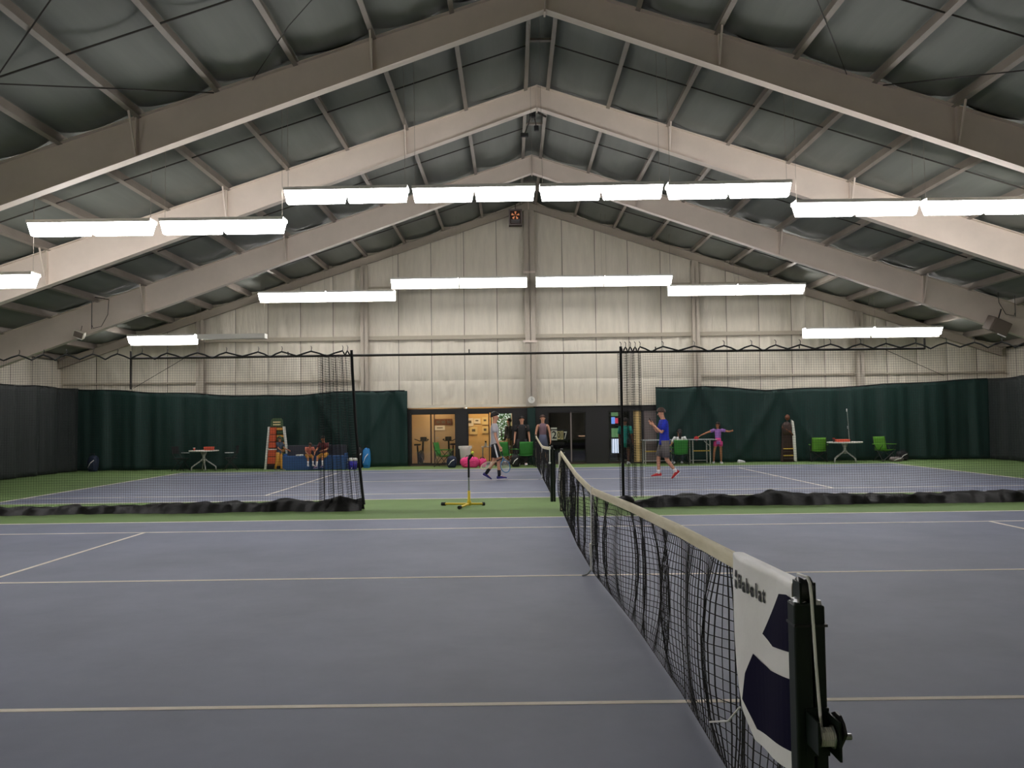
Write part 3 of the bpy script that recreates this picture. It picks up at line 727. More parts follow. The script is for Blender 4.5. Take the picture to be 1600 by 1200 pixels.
lm.build('foliage', 'leaf', bs, kind='stuff')
MB().tube([(0, 0, 0), (.03, 0, .7), (-.05, .02, 1.3)], [.05, .04, .02], 6).tube([(.03, 0, .7), (.25, .05, 1.2)], [.03, .015], 5).build('stem', 'brown_dark', bs)
MB().box(-8, 8, 26.65, 40, -.2, -.05).build('ground', 'asphalt', None, kind='structure')
for x, y, w, st, nm in ((-1.9, 24.9, 1.1, 11, 'glowing ceiling light panel in the tan lounge behind the glass'), (-3.7, 23.5, .7, 9, 'small ceiling light panel above the exercise bikes behind the glass')):
    m = mat('lounge_lamp', (255, 220, 170), emit=(255, 214, 160), es=st); M['lounge_lamp'] = m
    t = thing('ceiling_panel_light', nm, 'ceiling light', (x, y, 2.34)); MB().box(-w/2, w/2, -.3, .3, -.02, 0).build('diffuser', 'lounge_lamp', t); MB().box(-w/2-.03, w/2+.03, -.33, .33, -.012, .008).build('frame', 'white_trim', t)
# things inside the lounge
t = thing('lounge_table', 'pale lounge table seen behind the glass, past the walking boy', 'table', (-1.43, 23.5, 0))
MB().bbox((0, 0, .64), (1.1, .55, .035), .008).build('table_top', 'table_white', t)
for sx in (-.5, .5):
    for sy in (-.22, .22): MB().tube([(sx, sy, 0), (sx, sy, .63)], .018, 6).build('leg', 'table_leg', t)
t = thing('bottle', 'dark capped pale bottle standing on the lounge table', 'bottle', (-1.81, 23.4, .658))
MB().lathe([(0, 0), (.045, 0), (.045, .11), (.02, .14), (0, .14)], 10).build('body', 'white_plastic', t, True); MB().lathe([(0, .14), (.028, .14), (.028, .2), (0, .2)], 10).build('cap', 'black_matte', t)
def bike(x, y, rz, label, m):
    t = thing('exercise_bike', label, 'exercise bike', (x, y, 0), rz, 'exercise bikes behind the left window')
    MB().box(-.5, .5, -.03, .03, .02, .06).build('base_rail', 'black_metal', t)
    for sx in (-.48, .48): MB().box(sx-.03, sx+.03, -.25, .25, 0, .05).build('foot', 'black_metal', t)
    MB().tube([(-.2, 0, .05), (-.3, 0, .72)], .03, 8).build('seat_post', 'black_metal', t)
    MB().bbox((-.3, 0, .76), (.26, .2, .06), .025).build('saddle', 'black_matte', t)
    MB().tube([(.25, 0, .05), (.36, 0, .88)], .035, 8).build('front_post', 'black_metal', t)
    MB().tube([(.1, -.24, .95), (.28, -.24, .93), (.36, -.15, .88), (.36, .15, .88), (.28, .24, .93), (.1, .24, .95)], .018, 6).build('handlebar', 'black_matte', t)
    MB().bbox((.4, 0, .95), (.05, .24, .16), .012).build('console', 'black_matte', t)
    w = MB(); w.lathe([(0, -.05), (.22, -.05), (.25, 0), (.22, .05), (0, .05)], 16); w.v = [(v[0]+.12, v[2], v[1]+.30) for v in w.v]; w.build('flywheel_cover', m, t, True)
    for s in (-1, 1): MB().tube([(.0, s*.06, .3), (.05, s*.1, .3+s*.15), (.05, s*.18, .3+s*.15)], .012, 5).build('crank', 'steel', t)
bike(-4.25, 23.35, 1.35, 'black exercise bike with curved handlebar behind the left window', 'black_metal')
bike(-3.1, 23.4, 1.9, 'exercise bike with green cover behind the left window, near the bin', 'shelf_green')
# dim right-hand room
t = thing('counter', 'dark counter behind the tinted window, under its glowing edge strip', 'counter', (1.3, 24.6, 0))
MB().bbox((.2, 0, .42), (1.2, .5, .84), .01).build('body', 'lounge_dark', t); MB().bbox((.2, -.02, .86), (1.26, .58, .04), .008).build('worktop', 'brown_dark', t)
flat('wall_notice', 'small pale notice on the dim wall behind the tinted window', 'notice', 'print_grey', 1.76, 25.55, 1.27, .34, .2)
m = mat('strip_glow', (255, 214, 176), emit=(255, 206, 160), es=1.4); M['strip_glow'] = m  # lit counter edge put in as a glowing strip, no lamp there
t = thing('counter_edge_glow', 'narrow glowing strip standing for the lit counter edge behind the tinted window', 'lit edge', (1.8, 24.45, .97)); MB().box(-.21, .21, -.02, .02, -.018, .018).build('tube', 'strip_glow', t); MB().box(-.22, .22, .0, .03, .018, .03).build('housing', 'black_metal', t)
for k, (x, m_) in enumerate(((.75, 'bag_blue'), (1.0, 'shelf_green'), (1.62, 'print_grey'))):
    t = thing('storage_box', ['blue', 'green', 'grey'][k]+' box on the dark counter behind the tinted window', 'box', (x, 24.5, .88), 0, 'boxes on the dark counter')
    MB().bbox((0, 0, .08), (.2, .24, .16), .01).build('body', m_, t); MB().bbox((0, 0, .17), (.21, .25, .025), .006).build('lid', 'black_matte', t)
t = thing('vending_machine', 'glowing drinks vending machine behind the glass near the teal figure', 'vending machine', (3.15, 24.6, 0))
MB().bbox((0, .3, .95), (.62, .6, 1.9), .02).build('cabinet', 'black_metal', t)
for nm, m_, z0, z1 in (('lit_panel', 'screen_green', 1.72, 1.86), ('lit_panel', 'screen_blue', 1.42, 1.68), ('lit_panel', 'screen_green', .9, 1.25), ('lit_panel', 'screen_white', .3, .84)):
    MB().box(-.14, .12 if m_ != 'screen_blue' else .0, -.025, -.001, z0, z1).build(nm, m_, t)
MB().box(.0, .12, -.028, -.001, 1.44, 1.64).build('lit_panel', 'screen_red', t)
for k in range(3): MB().box(-.13+.09*k, -.11+.09*k, -.03, -.026, .3, .84).build('bottle_rail', 'black_metal', t)
MB().box(-.2, .2, -.03, -.001, .12, .22).build('delivery_slot', 'black_matte', t)
# ================================================================== FURNITURE along the end wall
def round_table(x, y, label, dia):
    t = thing('round_table', label, 'table', (x, y, 0), 0, 'small round white tables by the backdrop'); R = dia/2
    MB().lathe([(0, .67), (R-.02, .67), (R, .685), (R, .70), (R-.01, .71), (0, .71)], 28).build('table_top', 'table_white', t)
    MB().lathe([(0, .3), (.06, .3), (.05, .5), (.12, .67), (0, .67)], 14).build('pedestal', 'table_leg', t, True)
    for k in range(4):
        a = k*PI/2+.45; c, s = math.cos(a), math.sin(a)
        MB().tube([(.03*c, .03*s, .42), (.12*c, .12*s, .33), (R*.6*c, R*.6*s, .2), (R*.78*c, R*.78*s, .13), (R*.82*c, R*.82*s, .0)], .022, 7).build('leg', 'table_leg', t, True)
    return t
round_table(-11.63, 21.5, 'round white table with orange box by the left backdrop', 1.02)
round_table(10.75, 21.3, 'round white table with tall pole by the right backdrop', 1.2)
def box_thing(name, label, cat, m, x, y, z, sx, sy, sz, lid=None, rz=0):
    t = thing(name, label, cat, (x, y, z), rz); MB().bbox((0, 0, sz/2), (sx, sy, sz), .012).build('body', m, t)
    MB().bbox((0, 0, sz-.02), (sx+.015, sy+.015, .03), .006).build('rim', lid or m, t); return t
box_thing('storage_bin', 'orange box on the left round white table', 'box', 'red_box', -11.43, 21.45, .711, .3, .22, .12)
t = thing('cup', 'small orange cup on the left round white table', 'cup', (-11.97, 21.5, .711)); MB().lathe([(0, 0), (.03, 0), (.038, .085), (.034, .085), (.027, .006), (0, .006)], 12).build('body', 'red_box', t, True); MB().lathe([(.035, .075), (.041, .075), (.041, .09), (.035, .09)], 12).build('rim', 'white_plastic', t)
box_thing('storage_bin', 'orange-red tray on the right round white table, beside the pole', 'box', 'red_box', 10.63, 21.25, .711, .46, .3, .09)
t = thing('cup', 'dark cup on the right round white table, left of the orange tray', 'cup', (10.35, 21.25, .711)); MB().lathe([(0, 0), (.032, 0), (.04, .13), (.034, .13), (.028, .006), (0, .006)], 12).build('body', 'brown_dark', t, True); MB().lathe([(.036, .115), (.043, .115), (.043, .13), (.036, .13)], 12).build('rim', 'red_box', t)
t = thing('pole_stand', 'thin grey pole standing on the right round white table', 'stand', (10.93, 21.35, .711))
MB().lathe([(0, 0), (.08, 0), (.07, .02), (0, .02)], 14).build('base', 'black_metal', t); MB().tube([(0, 0, .02), (-.02, 0, .5), (-.05, 0, 1.15)], .012, 6).build('pole', 'tee_grey', t); MB().bbox((-.04, 0, .5), (.04, .04, .1), .008).build('clamp', 'steel', t); MB().bbox((-.06, 0, 1.1), (.03, .03, .1), .008).build('tip', 'cord_white', t)
def camp_chair(x, y, rz, label, m, group='green folding camp chairs'):
    t = thing('camp_chair', label, 'chair', (x, y, 0), rz, group)       # faces local -y
    def back(u, v): return (-.24+.48*u, .20+.10*v-.05*math.sin(PI*u)*(1-.3*v)*-1, .40+.46*v)
    o = MB().grid(back, 8, 6).build('backrest', m, t, True); md = o.modifiers.new('t', 'SOLIDIFY'); md.thickness = .012
    def seat(u, v): return (-.25+.5*u, -.25+.47*v, .42-.05*math.sin(PI*u)*math.sin(PI*v)-.03*v)
    o = MB().grid(seat, 8, 6).build('seat', m, t, True); md = o.modifiers.new('t', 'SOLIDIFY'); md.thickness = .012
    for s in (-1, 1):
        MB().tube([(s*.25, .22, .38), (s*.25, .32, .88)], .011, 6).build('back_post', 'black_metal', t)
        MB().tube([(s*.27, -.26, .0), (s*.27, .22, .60)], .011, 6).build('leg', 'black_metal', t); MB().tube([(s*.27, .28, .0), (s*.27, -.26, .58)], .011, 6).build('leg', 'black_metal', t)
        MB().bbox((s*.28, 0, .6), (.07, .52, .02), .008).build('armrest', m, t)
    MB().tube([(-.26, .28, .02), (.26, .24, .40)], .010, 6).tube([(.26, .28, .02), (-.26, .24, .40)], .010, 6).build('rear_brace', 'black_metal', t, kind='stuff')
    MB().tube([(-.26, -.26, .02), (.26, -.25, .40)], .010, 6).tube([(.26, -.26, .02), (-.26, -.25, .40)], .010, 6).build('front_brace', 'black_metal', t, kind='stuff')
    return t
camp_chair(4.96, 21.1, PI, 'green camp chair seen from behind, with a dark-haired sitter, beside the grey game table', 'chair_green')
camp_chair(-1.06, 21.7, 2.7, 'green camp chair just right of the walking boy, before the windows', 'chair_green')
camp_chair(-.38, 21.55, 3.3, 'green camp chair beside the green padded column, before the windows', 'chair_green')
camp_chair(-3.25, 21.9, 1.3, 'narrow green camp chair turned sideways before the left window', 'chair_green')
camp_chair(10.05, 21.95, 2.9, 'lime green camp chair left of the right round table', 'chair_lime')
camp_chair(12.3, 21.7, .25, 'lime green camp chair standing alone near the right corner', 'chair_lime')
def fold_chair(x, y, rz, label):
    t = thing('folding_chair', label, 'chair', (x, y, 0), rz, 'dark folding chairs at the left round table')
    MB().bbox((0, 0, .43), (.42, .4, .03), .01).build('seat', 'chair_blackseat', t); MB().bbox((0, .22, .72), (.42, .025, .26), .01).build('backrest', 'chair_blackseat', t)
    for s in (-1, 1):
        MB().tube([(s*.21, -.24, 0), (s*.21, .2, .6), (s*.21, .24, .86)], .012, 6).build('leg', 'black_metal', t); MB().tube([(s*.19, .26, 0), (s*.19, -.16, .43)], .012, 6).build('leg', 'black_metal', t)
        MB().bbox((s*.24, -.02, .62), (.04, .3, .02), .006).build('armrest', 'cord_white' if s*math.cos(rz) > 0 else 'black_metal', t)
fold_chair(-12.45, 21.55, 1.4, 'dark folding chair left of the left round table')
fold_chair(-10.7, 21.55, -1.4, 'dark folding chair right of the left round table')
# bench
t = thing('bench', 'long blue-fronted bench with dark grey back by the left backdrop', 'bench', (-7.64, 21.2, 0))
MB().bbox((0, -.08, .22), (2.2, .42, .44), .02).build('seat_box', 'bench_blue', t)
MB().bbox((0, .21, .5), (2.05, .12, .68), .02).build('backrest', 'bench_grey', t)
for k in range(4): MB().bbox((-.82+.55*k, -.1, .455), (.53, .42, .05), .02).build('cushion', 'bench_blue', t)
for s in (-1, 1): MB().bbox((s*1.06, .0, .28), (.05, .5, .56), .015).build('end_panel', 'bench_blue', t)
box_thing('paper_pad', 'small white bundle lying on the blue bench near its left end', 'towel', 'paper', -8.15, 21.0, .485, .22, .14, .05)
# display stand
t = thing('display_stand', 'tall white-edged display stand with orange panel and striped shelves by the left backdrop', 'display stand', (-9.1, 21.7, 0))
MB().prism([(-.46, 0), (-.40, 0), (-.27, 1.5), (-.33, 1.5)], -.05, .1).build('side_board', 'white_plastic', t); MB().prism([(.36, 0), (.42, 0), (.25, 1.5), (.19, 1.5)], -.05, .1).build('side_board', 'white_plastic', t)
MB().prism([(-.40, .02), (.36, .02), (.19, 1.5), (-.27, 1.5)], .08, .1).build('back_board', 'brown_dark', t)
for k in range(5):
    z0, z1 = .2+.26*k, .2+.26*k+.235
    if k == 2: z0 += .04
    a = -.38+.085*z0; MB().prism([(a, z0), (-.06, z0), (-.05, z1), (-.38+.085*z1, z1)], -.02, .08).build('panel', 'orange_panel', t)
MB().box(-.36, -.05, -.035, .08, .68, .72).build('ledge', 'white_plastic', t)
for k in range(8):
    z = .5+.125*k; MB().box(-.02, .30-.11*z/1.5, -.04, .08, z, z+.085).build('shelf', 'shelf_amber' if k % 2 else 'shelf_green', t)
MB().box(-.02, .30, -.03, .08, .06, .48).build('panel', 'shelf_amber', t)
MB().prism([(-.25, 1.5), (.19, 1.5), (.17, 1.74), (.11, 1.8), (-.17, 1.8), (-.23, 1.74)], .02, .06).build('header_board', 'shelf_green', t)
for k in range(2): MB().box(-.16, .1, .012, .021, 1.55+.09*k, 1.59+.09*k).build('print', 'paper_yellow', t)
MB().box(-.35, .3, -.08, .12, 0, .12).build('base', 'black_matte', t)
# dark rack
t = thing('ball_rack', 'dark brown tapered rack with white side board by the right backdrop', 'rack', (9.0, 22.0, 0))
MB().prism([(-.26, 0), (.2, 0), (.1, 1.28), (-.17, 1.28)], .0, .1).build('back_board', 'brown_dark', t)
MB().prism([(.17, .06), (.27, 0), (.25, .9), (.19, 1.44), (.12, 1.5), (.13, 1.2)], -.08, .06).build('side_board', 'white_plastic', t)
for z in (.1, .22, .34, .46): MB().box(-.2, .15, -.12, .04, z, z+.025).build('shelf', 'wood_yellow' if z in (.22, .46) else 'brown_dark', t)
for s in (-1, 1): MB().tube([(s*.2-.03, -.05, 0), (s*.14-.03, -.02, 1.3)], .02, 6).build('leg', 'brown_dark', t)
MB().ball((-.06, -.06, 1.2), (.19, .13, .24), 12, 8).build('hanging_bag', 'brown_dark', t, True); MB().ball((-.02, -.05, 1.58), (.09, .09, .11), 10, 7).build('hanging_cap', 'brown_sign', t, True)
MB().tube([(-.02, -.05, 1.28), (-.02, -.05, 1.68)], .02, 6).build('mast', 'brown_dark', t)
MB().tube([(-.24, -.1, 1.24), (-.1, -.16, 1.16), (.06, -.14, 1.05), (.14, -.1, .95)], .03, 6).build('strap', 'brown_sign', t, True)
# cooler, bin, bags
t = thing('water_cooler', 'round blue drink cooler with white lid beside the bench', 'cooler', (-6.32, 20.95, 0))
MB().lathe([(0, 0), (.15, 0), (.165, .3), (0, .3)], 18).build('body', 'cooler_blue', t, True); MB().lathe([(0, .3), (.175, .3), (.175, .37), (.1, .4), (0, .4)], 18).build('lid', 'white_plastic', t); MB().tube([(0, -.16, .06), (0, -.2, .06), (0, -.2, .03)], .015, 6).build('tap', 'white_plastic', t)
for s in (-1, 1): MB().bbox((s*.175, 0, .24), (.03, .08, .03), .008).build('grip', 'white_plastic', t)
t = thing('waste_bin', 'white plastic bin with wide rim before the dark window post', 'bin', (-2.5, 22.0, 0))
MB().lathe([(0, 0), (.15, 0), (.2, .62), (.2, .64), (0, .64)], 20).build('body', 'white_plastic', t, True); MB().lathe([(.18, .63), (.24, .63), (.24, .72), (.18, .72)], 20).build('rim', 'white_plastic', t)
def bag(name, label, m, x, y, sx, sy, sz, rz=0, trim='bag_black', upright=False):
    t = thing(name, label, 'bag', (x, y, 0), rz)
    def fn(u, v):
        a = 2*PI*u; p = abs(math.cos(a))**.6*(1 if math.cos(a) > 0 else -1), abs(math.sin(a))**.6*(1 if math.sin(a) > 0 else -1)
        zz = v; k = (math.sin(PI*min(1, .12+.88*v)))**.35 if v < .999 else 0
        k *= (1+.06*math.sin(5*a+7*v))
        return (sx/2*p[0]*k, sy/2*p[1]*k, .005+sz*(1-(1-v)**1.3)*(1+.03*math.sin(3*a)))
    MB().grid(fn, 20, 10).build('body', m, t, True)
    MB().tube([(-sx*.25, -sy*.3, sz*.85), (-sx*.18, -sy*.2, sz*1.12), (sx*.18, -sy*.2, sz*1.12), (sx*.25, -sy*.3, sz*.85)], .014, 6).build('handle', trim, t, True)
    MB().tube([(-sx*.3, -sy*.53, sz*.25), (-sx*.05, -sy*.56, sz*.55), (sx*.28, -sy*.53, sz*.72)], .014, 6).build('strap', 'cord_white' if m != 'bag_pink' else m, t, True)
    MB().bbox((0, -sy*.46, sz*.32), (sx*.6, .06, sz*.4), .02).build('pocket', m, t)
    return t
bag('sports_bag', 'navy sports bag with pale stripes on the floor left of the pink bag', 'bag_navy', -2.93, 21.25, .34, .3, .4)
bag('sports_bag', 'bright pink sports bag on the floor below the white bin', 'bag_pink', -2.3, 21.2, .66, .36, .36)
bag('sports_bag', 'small pink bag lying right of the big pink bag', 'bag_pink', -1.87, 21.35, .3, .24, .3)
bag('racket_bag', 'bright blue racket bag standing against the left backdrop near the cooler', 'bag_blue', -5.98, 21.75, .3, .26, .7)
bag('racket_bag', 'black bag standing between the cooler and the blue racket bag', 'bag_black', -6.22, 21.75, .26, .26, .72)
bag('racket_bag', 'dark blue and white bag leaning on the backdrop in the far left corner', 'bag_navy', -15.7, 21.9, .36, .3, .56)
bag('sports_bag', 'black bag on the floor between the two green camp chairs', 'bag_black', -.72, 21.2, .3, .3, .42)
bag('shoulder_bag', 'dark round bag on the floor right of the lime green chair near the corner', 'bag_black', 13.0, 21.9, .4, .3, .34)
bag('shoulder_bag', 'grey bag lying before the lime green chair near the corner', 'heater_grey', 12.55, 21.35, .46, .26, .16)
def shoe(x, y, rz, label, m='shoe_white'):
    t = thing('shoe', label, 'shoe', (x, y, 0), rz, 'pale shoes on the floor')
    MB().loft([((-.13, 0, .045), (0, .035, 0), (0, 0, .04)), ((-.1, 0, .06), (0, .042, 0), (0, 0, .055)), ((.02, 0, .05), (0, .048, 0), (0, 0, .045)), ((.13, 0, .035), (0, .045, 0), (0, 0, .03)), ((.17, 0, .03), (0, .02, 0), (0, 0, .015))], 10).build('upper', m, t, True)
    MB().box(-.135, .16, -.046, .046, 0, .018).build('sole', 'white_plastic', t)
shoe(7.28, 21.9, .3, 'pale shoe lying alone on the floor right of the girl')
# game table
t = thing('game_table', 'grey table-tennis table on white legs by the right backdrop', 'table', (5.05, 21.76, 0))
MB().bbox((-.66, 0, .845), (1.28, .7, .03), .006).build('table_half', 'ping_top', t); MB().bbox((.65, 0, .845), (1.28, .7, .03), .006).build('table_half', 'ping_top', t)
for x in (-1.22, -.3, .45, 1.05):
    for y in (-.27, .27): MB().tube([(x, y, 0), (x, y, .83)], .022, 6).build('leg', 'table_leg', t)
for x0, x1 in ((-1.22, -.3), (.45, 1.05)):
    MB().box(x0, x1, -.29, -.25, .44, .48).build('cross_bar', 'wood_yellow', t); MB().tube([(x0, .27, .1), (x1, .27, .1)], .016, 6).build('lower_bar', 'table_leg', t)
    MB().tube([(x1-.2, -.27, .8), (x1, -.27, .62)], .014, 6).build('stay', 'table_leg', t)
MB().box(-.01, .0, -.4, .4, .86, 1.0).build('game_net', 'net_black', t)
# ball tee
t = thing('ball_tee', 'yellow-footed practice stand with black upright in the green alley', 'practice stand', (-1.65, 7.5, 0))
for x, y in ((-.54, .24), (-.16, -.53), (.29, .13)):
    MB().tube([(0, 0, .05), (x*.9, y*.9, .035)], .022, 8).build('leg', 'yellow', t); d = Vector((x, y, 0)).normalized()
    MB().tube([(x*.86, y*.86, .035), (x, y, .033)], .033, 10).build('foot_cap', 'black_matte', t)
MB().lathe([(0, 0.02), (.045, .02), (.04, .1), (.026, .12), (.026, .30), (0, .30)], 12).build('socket', 'yellow', t, True)
MB().tube([(0, 0, .28), (0, 0, .56)], .017, 8).build('lower_rod', 'tee_grey', t); MB().tube([(0, 0, .55), (0, 0, .9), (.03, 0, .98)], .02, 8).build('upper_rod', 'black_matte', t)
MB().tube([(.0, 0, .9), (.07, 0, .985)], .03, 8).build('cup', 'black_matte', t)
t = thing('tennis_ball', 'yellow tennis ball resting on the practice stand', 'ball', (.0-1.575, 7.5, 1.012)); MB().ball((0, 0, 0), .034, 14, 10).build('felt', 'ball', t, True); MB().tube([(.034*math.cos(a*PI/8), .034*math.sin(a*PI/8)*math.cos(.5*math.sin(a*PI/4)), .034*math.sin(.5*math.sin(a*PI/4))) for a in range(17)], .0025, 4, False).build('seam', 'white_plastic', t)
# scorekeeper on the farther net's near post
t = thing('scorekeeper', 'black and white flip score cards standing on the green net post', 'score cards', (.08, SC-6.42, 1.125))
MB().bbox((.02, 0, .03), (.24, .05, .06), .008).build('holder', 'black_matte', t)
MB().box(-.1, -.085, -.01, .01, .05, .34).box(.2, .215, -.01, .01, .05, .3).box(-.1, .215, -.01, .01, .285, .3).build('card_frame', 'black_metal', t)
RF = (PI/2, 0, 0)
for nm, m_, x, z, w, h, ch, cm in (('card', 'paper', -.055, .19, .115, .2, '2', 'print_black'), ('card', 'paper_yellow', .035, .19, .06, .16, '0', 'print_black'), ('card', 'paper_yellow', .10, .19, .05, .17, '1', 'print_black'), ('card', 'black_matte', .165, .18, .07, .2, '7', 'paper')):
    MB().box(x-w/2, x+w/2, -.03, -.024, z-h/2, z+h/2).build(nm, m_, t)
    text('digit', ch, h*1.05, cm, t, (x, -.0315, z), RF, .003, .0008, 0, .9 if w > .1 else .6)
MB().box(-.12, -.0, -.032, -.024, .31, .345).build('card_top', 'paper', t)
# wall fittings
t = thing('wall_clock', 'small round white clock on the central wall column above the windows', 'clock', (-.11, YW-.48, 2.34))
c = MB(); c.lathe([(0, 0), (.115, 0), (.115, .03), (.1, .04), (0, .04)], 22); c.v = [(v[0], -v[2], v[1]) for v in c.v]; c.build('face', 'paper', t)
c = MB(); c.lathe([(.1, .0), (.125, .0), (.125, .05), (.1, .05)], 22); c.v = [(v[0], -v[2], v[1]) for v in c.v]; c.build('rim', 'white_plastic', t)
MB().box(-.006, .006, -.05, -.045, 0, .07).build('hand', 'print_black', t); MB().box(0, .05, -.05, -.045, -.005, .005).build('hand', 'print_black', t)
t = thing('unit_heater', 'boxy grey unit heater with copper fan reflection put in as glow, under the end wall peak', 'heater', (-.6, 22.05, 8.92))
MB().box(-.24, .24, -.02, .25, -.29, .29).build('cabinet', 'brown_dark', t)
MB().box(-.24, .24, -.05, -.02, .24, .29).box(-.24, .24, -.05, -.02, -.29, -.24).box(-.24, -.19, -.05, -.02, -.24, .24).box(.19, .24, -.05, -.02, -.24, .24).build('face_frame', 'heater_grey', t)
for k in range(5):
    a = 2*PI*k/5+.3; c, s = math.cos(a), math.sin(a)
    MB().add([(.02*c, -.045, .06+.02*s), (.15*math.cos(a-.3), -.05, .06+.15*math.sin(a-.3)), (.15*math.cos(a+.25), -.035, .06+.15*math.sin(a+.25))], [(0, 1, 2)]).build('fan_blade', 'fan_reflection', t)
MB().ball((0, -.045, .06), .025, 8, 6).build('hub', 'brown_dark', t); 
for k in range(4): MB().box(-.16, .16, -.045, -.03, -.2+.035*k, -.185+.035*k).build('louver', 'steel', t)
MB().tube([(0, .1, .29), (0, .1, .5)], .015, 6).build('hanger', 'rod', t)
for x, z, lb, m_, sc in ((13.5, 4.2, 'grey box loudspeaker under the third roof frame at far right', 'speaker', 1), (-13.52, 4.32, 'small cream loudspeaker on the third roof frame at far left', 'white_trim', .5)):
    t = thing('loudspeaker', lb, 'loudspeaker', (x, 16.45, z)); t.rotation_euler = (.3, .35, .2); t.scale = (sc, sc, sc)
    MB().bbox((0, 0, 0), (.62, .36, .42), .03).build('cabinet', m_, t); MB().bbox((0, -.185, 0), (.52, .02, .34), .008).build('grille', 'speaker', t); MB().tube([(0, .1, .2), (-.03, .15, .5)], .02, 6).build('bracket', 'rod', t)
    MB().box(.0, .28, -.2, -.17, -.23, -.2).build('label_strip', 'cord_white', t)
t = thing('ridge_bracket', 'dark clamp fittings hanging between the ridge purlins behind the second roof frame', 'bracket', (-.2, 12.4, 9.0))
MB().bbox((0, 0, .26), (.16, .12, .14), .02).build('clamp', 'black_matte', t); MB().tube([(-.5, 0, .2), (-.1, 0, .3)], .03, 6).build('arm', 'rod', t); MB().tube([(.1, 0, .34), (.34, .1, .24)], .03, 6).build('arm', 'rod', t)
MB().bbox((.1, .2, -.02), (.12, .1, .14), .02).build('lamp_head', 'black_matte', t); MB().bbox((-.2, .4, -.12), (.2, .1, .1), .02).build('lamp_head', 'black_matte', t); MB().tube([(.06, .1, .2), (.1, .2, .0)], .015, 5).build('arm', 'rod', t); MB().tube([(-.05, .1, .2), (-.2, .4, -.1)], .015, 5).build('arm', 'rod', t)
for x, lb in ((-13.0, 'left'), (13.9, 'right')):
    t = thing('dropper_cable', f'thin dark dropper cable on the third roof frame at far {lb}', 'cable', (x, 16.55, 4.6)); s = 1 if x > 0 else -1
    MB().tube([(-s*.3, 0, .75), (-s*.28, -.02, .3), (-s*.1, -.04, -.05), (s*.15, -.02, -.1), (s*.2, 0, 0)], .01, 5).build('cord', 'rod', t, True); MB().tube([(s*.2, 0, .75), (s*.2, -.01, -.12)], .012, 5).build('dropper', 'rod', t); MB().tube([(-s*.3, 0, .75), (s*.5, 0, .9)], .014, 5).build('rail', 'rod', t)
